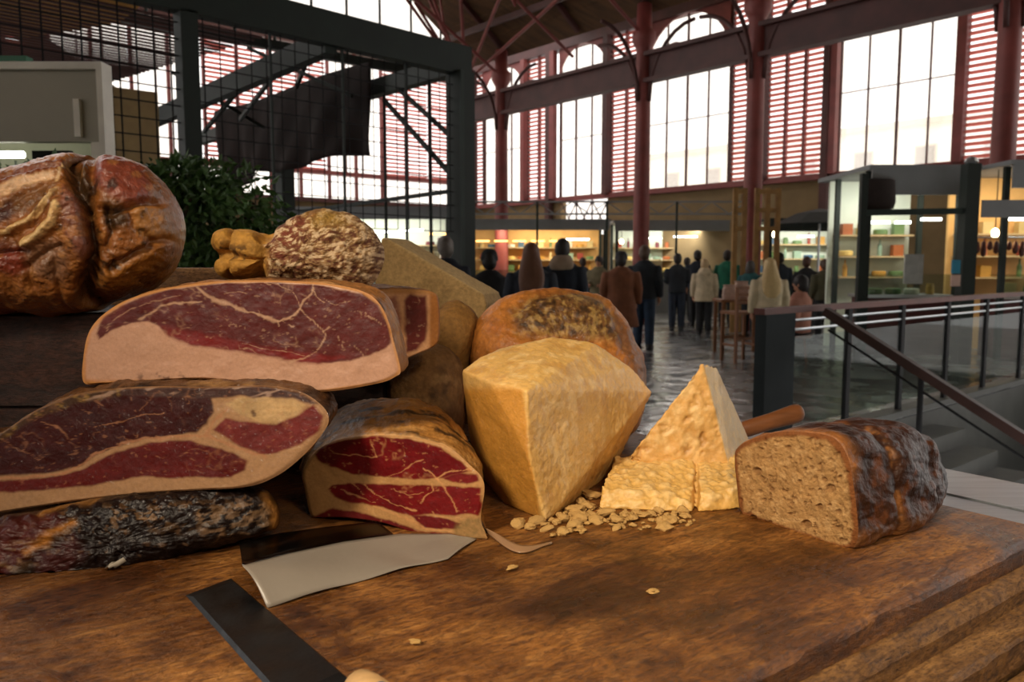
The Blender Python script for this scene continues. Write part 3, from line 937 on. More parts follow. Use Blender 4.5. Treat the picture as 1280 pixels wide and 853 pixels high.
def col1(px, py, V, nr):
    wx = px + 4 * fb2(px, py, .05, 3, 13); wy = py + 4 * fb2(px, py, .05, 3, 14)
    n = fb2(px, py, .04, 4, 15); n2 = fb2(px, py, .1, 4, 16)
    c = np.tile(H('#8c5526'), (len(px), 1)) * (1 + .35 * n)[:, None]
    def put(pts, col, soft, amt=1.0):
        nonlocal c
        c = mixc(c, H(col), amt * poly_mask(wx, wy, pts, soft))
    put([(-100, 225), (0, 222), (80, 200), (112, 196), (115, 212), (60, 222), (0, 240), (-100, 262)], '#a86a30', 3)
    put([(-100, 262), (0, 243), (60, 224), (112, 213), (112, 226), (50, 240), (0, 255), (-100, 275)], '#7a3c1a', 3)
    put([(-100, 275), (0, 255), (40, 246), (98, 230), (108, 238), (60, 256), (0, 280), (-100, 300)], '#d6ae86', 3)
    put([(-100, 300), (0, 284), (50, 268), (104, 248), (106, 262), (60, 290), (0, 305), (-100, 318)], '#4a2416', 3)
    put([(60, 262), (104, 240), (112, 252), (100, 275), (70, 285)], '#7a5028', 6, .8)
    put([(-100, 322), (0, 318), (60, 312), (85, 330), (75, 350), (30, 345), (-100, 340)], '#6f3c22', 6)
    put([(-100, 345), (0, 350), (30, 375), (20, 395), (-100, 395)], '#6e2a18', 8)
    put([(45, 325), (70, 322), (78, 345), (60, 352), (45, 345)], '#7c3420', 6)
    put([(78, 320), (112, 312), (125, 330), (110, 360), (80, 352)], '#7d5a42', 8, .8)
    put(LOBE_B, '#7c4a38', 5); put(LOBE_A, '#7d3d2c', 5)
    put([(190, 270), (222, 268), (225, 295), (212, 312), (195, 300)], '#a2703a', 6)
    put([(150, 345), (185, 335), (212, 318), (218, 322), (200, 345), (165, 368), (145, 370)], '#9a6226', 5)
    for pts, w, col in [(STRIP_A, 4.2, '#d2ac74'), (STRIP_B, 6.5, '#d6b27a')]:
        c = mixc(c, H(col), 1 - sstep(.5, 1.0, seg_dist(wx, wy, pts) / w))
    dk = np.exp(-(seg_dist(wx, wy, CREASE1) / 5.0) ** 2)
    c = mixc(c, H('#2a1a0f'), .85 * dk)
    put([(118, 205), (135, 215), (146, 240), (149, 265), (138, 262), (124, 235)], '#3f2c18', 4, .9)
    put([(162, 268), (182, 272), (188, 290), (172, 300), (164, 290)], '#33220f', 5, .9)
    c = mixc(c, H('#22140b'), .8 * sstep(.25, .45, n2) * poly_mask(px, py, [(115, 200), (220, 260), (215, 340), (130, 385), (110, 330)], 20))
    c = mixc(c, H('#b98042'), .4 * sstep(.2, .5, fb2(px, py, .085, 4, 19)))
    c = mixc(c, H('#c9a577'), .85 * (1 - sstep(1.2, 4.0, seg_dist(wx, wy, [(112, 198), (114, 215), (108, 238), (112, 258)]))) * sstep(-.2, .2, n2))
    return c
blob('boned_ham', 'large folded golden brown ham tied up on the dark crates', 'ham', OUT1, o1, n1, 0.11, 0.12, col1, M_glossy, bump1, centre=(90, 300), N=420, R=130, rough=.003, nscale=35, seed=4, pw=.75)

# shank ham with knuckle lobes lying on the half ham
n2_ = unit([0.08, -1, 0.05]); o2_ = at(390, 315, 1.10)
OUT2 = [(267, 305), (270, 293), (285, 287), (305, 287), (322, 290), (338, 293), (352, 284), (370, 273), (395, 265), (420, 264), (445, 271), (465, 286), (477, 306), (479, 326), (470, 347), (455, 360), (420, 364), (380, 362), (345, 358), (325, 352), (300, 349), (280, 347), (271, 335), (274, 320)]
def bump2(px, py, V):
    d = -.013 * np.exp(-(seg_dist(px, py, [(298, 286), (296, 305), (290, 320), (294, 350)]) / 4) ** 2) - .012 * np.exp(-(seg_dist(px, py, [(268, 321), (290, 320), (315, 326), (340, 330)]) / 4) ** 2)
    d += -.016 * np.exp(-(seg_dist(px, py, [(338, 290), (344, 310), (342, 330), (330, 352)]) / 8) ** 2)
    w = sstep(335, 365, px)
    return d + w * .005 * fb2(px, py, .09, 4, 33)
def col2(px, py, V, nr):
    kn = 1 - sstep(335, 352, px + 8 * fb2(px, py, .07, 3, 41))
    wx = px + .5 * py
    m = fb2(wx + 6 * fb2(px, py, .05, 2, 5), py * 1.6, .15, 5, 42, .6)
    body = np.tile(H('#8a6a44'), (len(px), 1)) * (1 + .2 * fb2(px, py, .05, 3, 43))[:, None]
    body = mixc(body, H('#c4aa88'), .9 * sstep(.04, .2, m)); body = mixc(body, H('#54291b'), .9 * sstep(.04, .22, -m))
    body = mixc(body, H('#9a7a32'), .6 * poly_mask(px, py, [(385, 268), (425, 265), (440, 285), (400, 290)], 10))
    body = mixc(body, H('#6a2c1e'), .7 * poly_mask(px, py, [(350, 300), (375, 280), (400, 272), (390, 300), (370, 330), (352, 325)], 10) * sstep(-.25, .1, -m))
    k = np.tile(H('#a87a34'), (len(px), 1)) * (1 + .25 * fb2(px, py, .06, 3, 44))[:, None]
    s = np.exp(-(seg_dist(px, py, [(285, 314), (300, 318), (318, 320)]) / 11) ** 2) * sstep(0, .3, fb2(px, py, .16, 3, 45))
    k = mixc(k, H('#3a2414'), .9 * s)
    return body * (1 - kn[:, None]) + k * kn[:, None]
blob('shank_ham', 'pear-shaped mould-speckled shank with golden knuckle lobes on top of the pile', 'ham', OUT2, o2_, n2_, .075, .08, col2, M_mould, bump2, centre=(385, 320), N=380, R=90, rough=.0025, nscale=50, seed=6, pw=.8)
bpy.data.objects['shank_ham']

# black cured ham lying on the board
n6 = unit([0.22, -1, 0.25]); o6 = G(170, 705) + np.array([-.0, .045, .035])
OUT6 = [(-70, 700), (-60, 672), (-10, 650), (60, 636), (130, 622), (200, 613), (260, 609), (310, 607), (335, 615), (348, 634), (349, 655), (338, 664), (300, 675), (240, 692), (180, 710), (120, 727), (60, 742), (0, 748), (-50, 740)]
def col6(px, py, V, nr):
    wx = px + 10 * fb2(px, py, .03, 3, 51); wy = py + 6 * fb2(px, py, .05, 3, 52)
    n = fb2(wx, wy * 1.5, .045, 5, 53)
    c = np.tile(H('#140a08'), (len(px), 1)) * (1 + .4 * n)[:, None]
    c = mixc(c, H('#4a1812'), .8 * poly_mask(wx, wy, [(-70, 700), (-10, 655), (70, 640), (95, 650), (50, 690), (0, 725), (-60, 730)], 10))
    c = mixc(c, H('#3c1614'), .8 * poly_mask(wx, wy, [(60, 690), (105, 665), (120, 690), (95, 715), (65, 715)], 8))
    band = np.exp(-(seg_dist(wx, wy, [(-10, 735), (20, 700), (60, 675), (100, 652), (150, 645), (210, 645), (280, 640), (330, 635)]) / 14) ** 2)
    m = fb2(px + 5 * fb2(px, py, .08, 2, 3), py * 1.6, .09, 4, 54)
    c = mixc(c, H('#7a5c3e'), .7 * band * sstep(.12, .28, m))
    c = mixc(c, H('#9c6426'), .8 * np.exp(-(seg_dist(wx, wy, [(50, 685), (75, 668), (105, 652)]) / 5) ** 2) + .0)
    c = mixc(c, H('#a06c30'), .7 * np.exp(-(seg_dist(wx, wy, [(60, 640), (95, 628), (120, 622)]) / 4) ** 2))
    right = poly_mask(px, py, [(255, 640), (290, 625), (330, 622), (348, 640), (340, 660), (280, 670), (255, 665)], 8)
    c = mixc(c, H('#7a6048'), .7 * right * sstep(.16, .28, fb2(px + py, py * 2.5, .08, 4, 56)))
    c = mixc(c, H('#97662e'), .8 * np.exp(-(seg_dist(px, py, [(332, 618), (346, 640), (343, 660)]) / 5) ** 2))
    c = mixc(c, H('#6b4c30'), .4 * sstep(.35, .5, fb2(px, py, .13, 3, 57)))
    return c
def bump6(px, py, V):
    return .006 * fb2(px, py * 1.5, .06, 4, 58)
M_black_rind = vcmat('blackened_rind', rough=0.4, spec=.25, var=0.4, scale=90, bump=0.8, bscale=100, bdist=0.004, coat=0.12, coat_rough=0.1, wrinkle=0.9, wscale=70)
bh = blob('black_ham', 'blackened mottled ham lying lowest in the pile, on the board', 'ham', OUT6, o6, n6, .045, .07, col6, M_black_rind, bump6, centre=(150, 678), N=420, R=90, rough=.002, seed=8, pw=.7, zmin=ZB, single=False, part='ham_body')
# its paper strip label
M_paper = mat('white_paper', '#958b7c', rough=.7, var=.06, scale=20)
A = [(102, 735), (108, 736), (156, 704), (150, 699)]
dep = [.795, .795, .84, .84]

# round hams and cheeses behind
def rind_col(base, light, dark, seed, sc=14):
    def f(px, py, V, nr):
        n = fbm(V * sc, 5, seed); n2 = fbm(V * sc * 2.5, 4, seed + 2)
        c = np.tile(H(base), (len(px), 1)) * (1 + .25 * n)[:, None]
        c = mixc(c, H(dark), .85 * sstep(.08, .4, n)); c = mixc(c, H(light), .6 * sstep(.15, .45, n2))
        return c
    return f
OUTa = [(484, 500), (490, 465), (505, 442), (525, 431), (548, 430), (565, 440), (577, 458), (580, 500), (578, 545), (560, 572), (530, 577), (500, 572), (486, 545)]
blob('round_ham', 'squat brown ham behind the ham end piece, against the cheese wedge', 'ham', OUTa, at(530, 500, 1.34), [0, -1, .1], .075, .08, rind_col('#7d5a34', '#a07c50', '#3e2a18', 61), M_mould, None, centre=(532, 500), N=200, R=50, rough=.004, zmin=ZB)
OUTb = [(538, 420), (545, 392), (556, 379), (572, 376), (587, 384), (597, 402), (592, 440), (580, 520), (572, 555), (560, 558), (543, 540), (538, 480)]
blob('round_ham', 'tall brown ham standing beside the beige cheese slab', 'ham', OUTb, at(570, 460, 1.5), [0, -1, .1], .07, .07, rind_col('#86602f', '#b08a52', '#3c2716', 66), M_mould, None, centre=(568, 460), N=200, R=50, rough=.004, zmin=ZB)

n12 = unit([.05, -1, .35]); o12 = at(690, 470, 1.49)
OUT12 = [(588, 445), (591, 420), (603, 398), (625, 380), (650, 371), (690, 367), (730, 371), (760, 385), (780, 408), (795, 440), (804, 475), (800, 520), (780, 550), (720, 560), (650, 560), (605, 545), (588, 500)]
PATCH12 = [(634, 408), (655, 390), (690, 378), (722, 377), (748, 390), (762, 412), (770, 445), (740, 445), (700, 440), (660, 440), (640, 430)]
def col12(px, py, V, nr):
    wx = px + 6 * fb2(px, py, .06, 3, 71); wy = py + 5 * fb2(px, py, .06, 3, 72)
    c = np.tile(H('#b06f31'), (len(px), 1)) * (1 + .25 * fb2(px, py, .03, 3, 73))[:, None]
    c = mixc(c, H('#8a4c22'), .6 * sstep(0, .4, fb2(px, py, .04, 3, 74)))
    m = poly_mask(wx, wy, PATCH12, 11)
    dk = np.tile(H('#6a4826'), (len(px), 1)); s = fb2(px + py, py - px, .12, 4, 75)
    dk = mixc(dk, H('#9a7a44'), sstep(.02, .25, s)); dk = mixc(dk, H('#33261a'), .8 * sstep(.1, .35, -s))
    dk = mixc(dk, H('#6d6a60'), .5 * sstep(690, 740, px) * sstep(405, 385, py))
    c = c * (1 - m[:, None]) + dk * m[:, None]
    r = poly_mask(wx, wy, [(760, 395), (790, 440), (804, 480), (790, 500), (765, 450), (756, 420)], 6)
    c = mixc(c, H('#6b4a34'), .75 * r)
    return c
def bump12(px, py, V):
    return -.007 * np.exp(-(seg_dist(px, py, PATCH12, True) / 8) ** 2) + .003 * fb2(px, py, .12, 4, 79) + .006 * fb2(px, py, .04, 3, 76)
blob('round_ham', 'rounded orange ham with a dark wrinkled patch behind the big cheese wedge', 'ham', OUT12, o12, n12, .12, .12, col12, M_rind, bump12, centre=(695, 460), N=320, R=80, rough=.003, zmin=ZB, pw=.6, seed=12)

# ------------------------------------------------------------------ cheeses
def chunk(name, label, cat, hulls, voxel, colf, material, amp, nsc, group=None, smooth=3, zmin=None, seed=1, extra=None):
    mb = MB()
    for pts in hulls:
        bm = bmesh.new()
        for p in pts: bm.verts.new(tuple(float(q) for q in p))
        r = bmesh.ops.convex_hull(bm, input=bm.verts)
        bm.verts.ensure_lookup_table()
        dl = [v for v in bm.verts if not v.link_faces]
        bmesh.ops.delete(bm, geom=dl, context='VERTS')
        bm.verts.index_update(); bm.faces.ensure_lookup_table()
        mb.add([v.co for v in bm.verts], [tuple(v.index for v in f.verts) for f in bm.faces])
        bm.free()
    V, F = remesh(mb, voxel, smooth, .4)
    nr = vert_normals(V, F)
    d = amp(V, nr) if callable(amp) else amp * fbm(V * nsc, 5, seed)
    V0 = V
    V = V + nr * d[:, None]
    if zmin is not None:
        V[:, 2] = np.maximum(V[:, 2], zmin + .0005)
    base = np.array([V[:, 0].mean(), V[:, 1].mean(), V[:, 2].min()])
    o = mesh_obj(name, V, F, material, None, True, colf(V, nr, d), loc=base)
    return tag(o, label, cat, group)

CH = H('#d3a65c'); CH_L = H('#e3bf80'); CH_D = H('#b07d38'); RIND = H('#bd8434')
A = at(659, 489, 1.0); B = G(682, 652)
A[0:2] = [A[0], A[1]]
Cc = at(577, 463, 1.10); D_ = G(592, 586); Ee = at(690, 421, 1.17); Ft = at(815, 490, 1.24); Gb = G(766, 592)
E_l = at(622, 437, 1.16); E_r = at(745, 430, 1.19)
Hb = np.array([.08, 1.30, ZB]); It = np.array([.10, 1.30, 1.34])
mid_r = at(660, 570, .993)
LB = at(581, 500, 1.12)
def wedge_amp(V, nr):
    n = fbm(V * 55, 4, 81); n2 = fbm(V * 120, 3, 82)
    lr = nr[:, 0] + .25 * nr[:, 1]
    cut = sstep(-.25, .25, nr[:, 0] + .6 * nr[:, 2])
    px, py = project(V)
    smoothpatch = poly_mask(px, py, [(702, 470), (745, 460), (760, 540), (735, 590), (715, 540)], 12)
    rp = np.clip(n, -.5, .5)
    big = fbm(V * 14, 3, 80); fine = fbm(V * 230, 2, 83)
    return cut * (.0030 * big + (.0007 * n2 + .0007 * fine + .0004 * n) * (1 - .85 * smoothpatch)) + (1 - cut) * (.0015 * big + .0004 * n2)
def wedge_col(V, nr, d):
    px, py = project(V)
    cut = sstep(-.2, .2, nr[:, 0] + .6 * nr[:, 2])
    n = fbm(V * 30, 4, 84)
    c = np.tile(CH, (len(V), 1)) * (1 + .12 * n)[:, None]
    c = mixc(c, CH_L, .7 * sstep(.05, .4, fbm(V * 70, 4, 85)))
    c = mixc(c, CH_D, .5 * sstep(.1, .5, fbm(V * 45, 4, 86)))
    r = np.tile(RIND, (len(V), 1)) * (1 + .18 * fbm(V * np.array([12, 12, 50]), 3, 87))[:, None]
    r = mixc(r, H('#d9b26a'), .9 * (1 - sstep(2, 9, np.abs(px - np.interp(py, [489, 652], [659, 682])))))
    r = mixc(r, H('#d6ae68'), .7 * sstep(492, 478, py))
    return r * (1 - cut[:, None]) + c * cut[:, None]
chunk('cheese_wedge', 'big hard cheese wedge with golden rind edge and grainy cut side', 'cheese', [[A, B, Cc, LB, D_, Ee, Ft, Gb, E_l, E_r, Hb, It, mid_r, at(600, 446, 1.12), at(612, 478, 1.045), at(630, 625, 1.08) * [1, 1, 0] + np.array([0, 0, ZB]), at(790, 460, 1.22)]], .0026, wedge_col, M_cheese, wedge_amp, 0, zmin=ZB, smooth=3)

# upright triangular piece
T0 = at(879, 455, 1.17); T1 = at(896, 459, 1.21)
q0 = G(786, 596); q1 = G(918, 610); q2 = G(950, 578); q3 = G(800, 572)
def tri_amp(V, nr):
    n = fbm(V * 60, 4, 91); n2 = fbm(V * 140, 3, 92)
    front = sstep(.2, .6, -nr[:, 1] - .8 * np.abs(nr[:, 0] - .3) * 0)
    side = sstep(.4, .75, nr[:, 0])
    pits = -np.clip(fbm(V * 85, 3, 93) - .25, 0, 1) * .012
    return (.0035 * n + .0018 * n2 + pits) * (1 - .8 * side)
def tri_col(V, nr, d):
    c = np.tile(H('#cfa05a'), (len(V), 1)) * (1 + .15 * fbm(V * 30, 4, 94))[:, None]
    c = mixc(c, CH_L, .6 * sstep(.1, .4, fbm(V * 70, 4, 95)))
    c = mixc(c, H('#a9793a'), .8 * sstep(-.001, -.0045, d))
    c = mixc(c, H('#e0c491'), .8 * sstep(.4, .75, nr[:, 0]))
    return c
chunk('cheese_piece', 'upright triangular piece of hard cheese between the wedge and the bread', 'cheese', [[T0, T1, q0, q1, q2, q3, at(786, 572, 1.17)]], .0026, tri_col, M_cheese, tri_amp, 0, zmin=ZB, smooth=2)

# low crumbling slab in front of it
def hz(p, z): return np.array([p[0], p[1], ZB + z])
s_a = G(748, 637); s_b = G(866, 641); s_c = G(926, 637); s_d = G(930, 600); s_e = G(770, 600)
t_a = hz(G(753, 632), .026); t_b = hz(G(862, 637), .012)
hull1 = [s_a, s_b, s_e, G(875, 605), t_a, t_b, hz(s_e, .036), hz(G(868, 605), .044), hz(G(820, 598), .040)]
hull2 = [G(872, 641), s_c, s_d, G(868, 600), hz(G(876, 637), .022), hz(G(924, 634), .027), hz(G(928, 602), .043), hz(G(872, 602), .042)]
def slab_amp(V, nr):
    up = sstep(.25, .6, nr[:, 2])
    n = fbm(V * 60, 4, 101); n2 = fbm(V * 130, 3, 102)
    lump = np.abs(fbm(V * 75, 3, 103))
    return up * (.004 * n + .0018 * n2 + .007 * (lump - .15)) + (1 - up) * (.0016 * n + .001 * n2)
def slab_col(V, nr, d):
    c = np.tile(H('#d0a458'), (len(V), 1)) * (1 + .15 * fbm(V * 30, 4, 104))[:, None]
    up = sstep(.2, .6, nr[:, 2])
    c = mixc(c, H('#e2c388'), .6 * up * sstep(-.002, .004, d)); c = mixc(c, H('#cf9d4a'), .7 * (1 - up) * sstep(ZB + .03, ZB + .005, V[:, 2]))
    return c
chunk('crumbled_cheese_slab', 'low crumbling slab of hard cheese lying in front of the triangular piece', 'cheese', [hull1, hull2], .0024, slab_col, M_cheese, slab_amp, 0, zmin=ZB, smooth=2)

# pale cheese slab standing at the back
nb = unit([-.25, -1, .05]); ob = at(535, 340, 1.66)
fp = [on_plane(x, y, ob, nb) for x, y in [(476, 297), (484, 298), (603, 367), (608, 380), (596, 400)]]
fp += [np.array([fp[4][0] - .01, fp[4][1], ZB]), np.array([fp[0][0] - .06, fp[0][1], ZB])]
exv = unit([.35, 1, 0]) * .10
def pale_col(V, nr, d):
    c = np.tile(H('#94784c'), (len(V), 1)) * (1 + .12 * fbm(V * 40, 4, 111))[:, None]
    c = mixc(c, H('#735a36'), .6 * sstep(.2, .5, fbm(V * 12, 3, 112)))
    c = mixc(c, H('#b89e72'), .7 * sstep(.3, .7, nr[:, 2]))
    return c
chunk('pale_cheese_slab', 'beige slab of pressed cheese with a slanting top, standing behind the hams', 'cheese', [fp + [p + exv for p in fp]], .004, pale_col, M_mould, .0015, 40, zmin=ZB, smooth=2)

# crumbs
M_crumb = mat('cheese_crumb', '#bd9556', rough=.6, var=.18, scale=150, bump=.4, bscale=200)
crumb_me = []
for k in range(9):
    bm = bmesh.new()
    bmesh.ops.create_icosphere(bm, subdivisions=2, radius=1.0)
    me = bpy.data.meshes.new('crumb_shape')
    for v in bm.verts:
        q = np.array([list(v.co)])
        v.co *= float(1 + .55 * fbm(q * 1.1 + k * 9, 2, 120 + k)[0] + .25 * fbm(q * 3.1 + k * 5, 2, 150 + k)[0])
        v.co.z *= .55
        v.co.x *= 1 + .3 * math.sin(k * 2.3)
    bm.to_mesh(me); bm.free(); me.materials.append(M_crumb)
    crumb_me.append(me)
rr = random.Random(5)
spots = []
def clear_of_wedge(x, y):
    return y > np.interp(x, [600, 682, 766], [640, 657, 600])
while len(spots) < 150:
    k = rr.random()
    if k < .62:
        x = rr.gauss(722, 34); y = 650 - (x - 700) * .10 + rr.gauss(0, 10)
    else:
        x = rr.uniform(755, 868); y = rr.gauss(650, 7)
    if not clear_of_wedge(x, y) or y > 672: continue
    if x > 744 and y < 641: continue
    spots.append((x, y, abs(rr.gauss(0, .0035)) + .0022))
spots += [(640, 712, .006), (648, 660, .011), (662, 662, .009), (815, 742, .006), (738, 622, .013), (727, 632, .012), (716, 640, .011), (757, 646, .012), (770, 654, .011), (790, 650, .012), (835, 655, .010), (705, 652, .010), (745, 654, .010), (520, 806, .006)]
for i, (x, y, s) in enumerate(spots):
    p = G(x, y)
    o = bpy.data.objects.new('cheese_crumb', crumb_me[i % 9]); COL.objects.link(o)
    o.location = (p[0], p[1], ZB + s * .42); o.scale = (s, s * rr.uniform(.6, 1), s * rr.uniform(.7, 1.1)); o.rotation_euler = (rr.uniform(-.3, .3), rr.uniform(-.3, .3), rr.uniform(0, 6.28))
    if x < 645 or y > 690:
        tag(o, 'single cheese crumb lying apart on the bare board', 'crumb', 'lone crumbs on the board')
    elif s > .0085:
        tag(o, 'thumbnail-sized cheese crumb at the foot of the big cheese wedge', 'crumb', 'large crumbs under the wedge')
    elif x < 752:
        tag(o, 'fine cheese crumb scattered at the foot of the big cheese wedge', 'crumb', 'fine crumbs under the wedge')
    else:
        tag(o, 'fine cheese crumb scattered in front of the crumbling cheese slab', 'crumb', 'fine crumbs before the slab')

# ------------------------------------------------------------------ bread
pb0 = G(924, 641); pb1 = G(1060, 686)
eb = unit(pb1 - pb0); nbr = unit([eb[1], -eb[0], .0]); obr = pb1
OUTB = [(917, 572), (923, 559), (938, 550), (970, 541), (1005, 541), (1040, 548), (1058, 572), (1066, 612), (1071, 660), (1068, 681), (1058, 686), (1030, 680), (1003, 671), (950, 652), (926, 642), (920, 610)]
HOLES = [(946, 590, 6.5, .006), (1037, 611, 7, .004), (1007, 656, 7, .005), (941, 648, 5, .004), (1024, 634, 5, .004), (985, 560, 4, .003), (1030, 600, 4, .003), (1015, 585, 3, .002), (965, 612, 4, .002), (990, 630, 3.5, .003), (955, 625, 3, .002), (1048, 640, 4, .003)]
def bread_bump(px, py, V):
    d = -.004 * np.clip(fb2(px, py * 1.1, .16, 3, 131) - .24, 0, 1) * 2 + .0015 * fb2(px, py, .12, 3, 132)
    for x, y, r, dep in HOLES:
        q = np.hypot((px - x) / r, (py - y) / r * 1.15)
        d = d - dep * (1 - sstep(.55, 1.05, q))
    return d
def bread_face(px, py, V):
    c = np.tile(H('#9a7547'), (len(px), 1)) * (1 + .14 * fb2(px, py, .05, 3, 133))[:, None]
    c = mixc(c, H('#b18d5d'), .6 * sstep(.05, .35, fb2(px, py, .14, 3, 134)))
    c = mixc(c, H('#7a5530'), .6 * sstep(.24, .44, fb2(px, py * 1.1, .16, 3, 131)))  # pores, and the holes below, darkened for the shade of their depth
    for x, y, r, dep in HOLES:
        q = np.hypot((px - x) / r, (py - y) / r * 1.15)
        c = mixc(c, H('#7d5833'), .7 * (1 - sstep(.6, 1.05, q)))
    e = seg_dist(px, py, OUTB, True)
    c = mixc(c, H('#6e3f1c'), .95 * (1 - sstep(2.5, 7.5, e + 2.5 * fb2(px, py, .1, 3, 135))))
    return c
bl_ext = -nbr * .285
def bread_skin(S, U, TH, nr):
    n = fbm(S * 22, 5, 141); n2 = fbm(S * 60, 4, 142)
    c = np.tile(H('#341a0c'), (len(S), 1)) * (1 + .35 * n)[:, None]
    c = mixc(c, H('#653717'), .6 * sstep(.05, .4, n2)); c = mixc(c, H('#1f100a'), .75 * sstep(.1, .45, n))
    c = mixc(c, H('#8a5a30'), .6 * sstep(ZB + .03, ZB + .005, S[:, 2]))
    c = mixc(c, H('#9a6433'), .8 * np.exp(-((U - .30) / .018) ** 2) * sstep(.05, .4, n2 + .3))
    c = mixc(c, H('#8f5a2c'), .8 * (1 - sstep(.02, .10, U)) * sstep(ZB + .07, ZB + .10, S[:, 2]))
    return c
def bread_prof(u):
    g = 1.0
    s = 1.01 + .02 * math.sin(math.pi * min(1, u / .6)) - .03 * u
    for c, w, dp in ((.29, .028, .055), (.66, .03, .05), (.83, .03, .045)):
        s -= dp * math.exp(-((u - c) / w) ** 2)
    e = max(0, (u - .4) / .6)
    return s * (1 - .68 * e ** 2.3) * (1 if u > 0 else .985)
cut_piece('bread_loaf', 'half loaf of dark crusted country bread, cut side showing its open crumb', 'bread', OUTB, obr, nbr, bl_ext, bread_prof, bread_face, bread_skin, M_bread, M_crust,
          centre=(995, 645), N=360, R=90, K=90, rough=.008, nscale=np.array([13, 30, 38]), facebump=bread_bump, zmin=ZB, face_name='crumb', skin_name='crust', seed=15)

# ------------------------------------------------------------------ paper, knives, film
def sheet(name, label, cat, P, nu, nv, material, thick=.0006, parent=None):
    """P(u,v) -> point; a sheet with real thickness"""
    V = [np.asarray(P(i / nu, j / nv), float) for i in range(nu + 1) for j in range(nv + 1)]
    F = [(i * (nv + 1) + j, (i + 1) * (nv + 1) + j, (i + 1) * (nv + 1) + j + 1, i * (nv + 1) + j + 1) for i in range(nu) for j in range(nv)]
    V = np.array(V); nr = vert_normals(V, F)
    n = len(V)
    V2 = np.vstack([V, V + nr * thick])
    F2 = [f[::-1] for f in F] + [tuple(i + n for i in f) for f in F]
    def idx(i, j): return i * (nv + 1) + j
    rim = [idx(i, 0) for i in range(nu + 1)] + [idx(nu, j) for j in range(1, nv + 1)] + [idx(i, nv) for i in range(nu - 1, -1, -1)] + [idx(0, j) for j in range(nv - 1, 0, -1)]
    for a, b in zip(rim, rim[1:] + rim[:1]):
        F2.append((a, b, b + n, a + n))
    if parent is not None:
        return mesh_obj(name, V2, F2, material, parent, True)
    base = np.array([V[:, 0].mean(), V[:, 1].mean(), V[:, 2].min()])
    o = mesh_obj(name, V2, F2, material, None, True, None, loc=base)
    return tag(o, label, cat)

# waxed paper: lies on the board in front, folds up along a crease and runs under the ham end piece
pl_front = [(334, 762), (420, 737), (500, 715), (560, 701), (596, 676)]
pl_fold = [(303, 708), (360, 693), (430, 678), (500, 668), (585, 668)]
pl_back = [(299, 680), (350, 668), (410, 660), (480, 652), (570, 648)]
def paper_rows(u):
    i = u * 4; k = min(3, int(i)); t = i - k
    lp = lambda L: np.array(L[k]) * (1 - t) + np.array(L[k + 1]) * t
    f, m, b = lp(pl_front), lp(pl_fold), lp(pl_back)
    hm = .030 * (1 - u) ** 1.1 + .001
    Pf = G(*f); Pf[2] += .0012 + .002 * math.sin(u * 9) ** 2
    return Pf, on_z(m[0], m[1], ZB + hm), on_z(b[0], b[1], ZB + hm * .6 + .0012)
def paper_pt(u, w):
    Pf, Pm, Pb = paper_rows(u)
    p = Pf * (1 - w) + Pm * w
    p[2] += .007 * math.sin(math.pi * w) * (1 - .4 * u) * math.sin(u * 5 + 1) - .0 * w
    p[2] = max(p[2], ZB + .001)
    return p
def flap_pt(u, w):
    Pf, Pm, Pb = paper_rows(u * .72)
    return Pm * (1 - w) + Pb * w + np.array([0, 0, .0008])
M_wax = mat('waxed_paper', '#8b8276', rough=.36, var=.05, scale=14, bump=.1, bscale=30)
wp = thing('waxed_paper', 'folded sheet of white waxed paper under the ham end piece', 'paper', G(440, 720))
sheet('paper_sheet', '', '', paper_pt, 48, 14, M_wax, parent=wp)
sheet('film_flap', '', '', flap_pt, 40, 8, glass('grey_film_shaded', '#8a8176', .10, .2), parent=wp)['label'] = 'grey film flap along the fold, its tint deepened by painted shade'  # grey film; tint also carries the shade under the ham

# knife with wide dark blade
kb = [G(232, 745), G(289, 724), G(440, 853), G(362, 892)]
kroot = thing('butcher_knife', 'wide dark-bladed butcher knife with pale handle on the board', 'knife', (kb[0] + kb[2]) / 2)
M_blade = mat('stained_blade', '#26282a', rough=.38, metal=.7, var=.5, scale=26, bump=.12, bscale=60, rvar=.15)
ax = unit((kb[2] + kb[3]) / 2 - (kb[0] + kb[1]) / 2); lat = unit(np.cross([0, 0, 1], ax))
bl = MB()
zq = np.array([0, 0, 1.0])
top = [kb[0], kb[1], kb[2], kb[3]]
cmid = sum(top) / 4
bl.add([p + zq * .0005 for p in top] + [cmid * .12 + p * .88 + zq * .0032 for p in top], [(3, 2, 1, 0), (4, 5, 6, 7), (0, 1, 5, 4), (1, 2, 6, 5), (2, 3, 7, 6), (3, 0, 4, 7)])
bl.build('blade', M_blade, kroot)
hm_ = (kb[2] + kb[3]) / 2
M_hand = mat('pale_handle', '#c79f6a', rough=.5, var=.15, scale=10, stretch=(1, 12, 12))
hs = on_z(448, 862, ZB + .011)
hd = unit([ax[0], ax[1], 0])
rings = []
for t, r in ((0, .011), (.015, .013), (.06, .0145), (.10, .013), (.13, .0155), (.14, .010)):
    c = hs + hd * t; c[2] = ZB + .0155
    rings.append([c + lat * r * math.cos(a) * 1.15 + zq * r * math.sin(a) for a in np.linspace(0, 2 * math.pi, 14, endpoint=False)])
khandle = MB().loft(rings).build('handle', M_hand, kroot, True)
for t in (.035, .085):
    c = hs + hd * t; c[2] = ZB + .0155
    MB().lathe([(.0028, .012), (.003, .0155), (.0012, .016)], c, 10).build('rivet', M_steel, khandle)

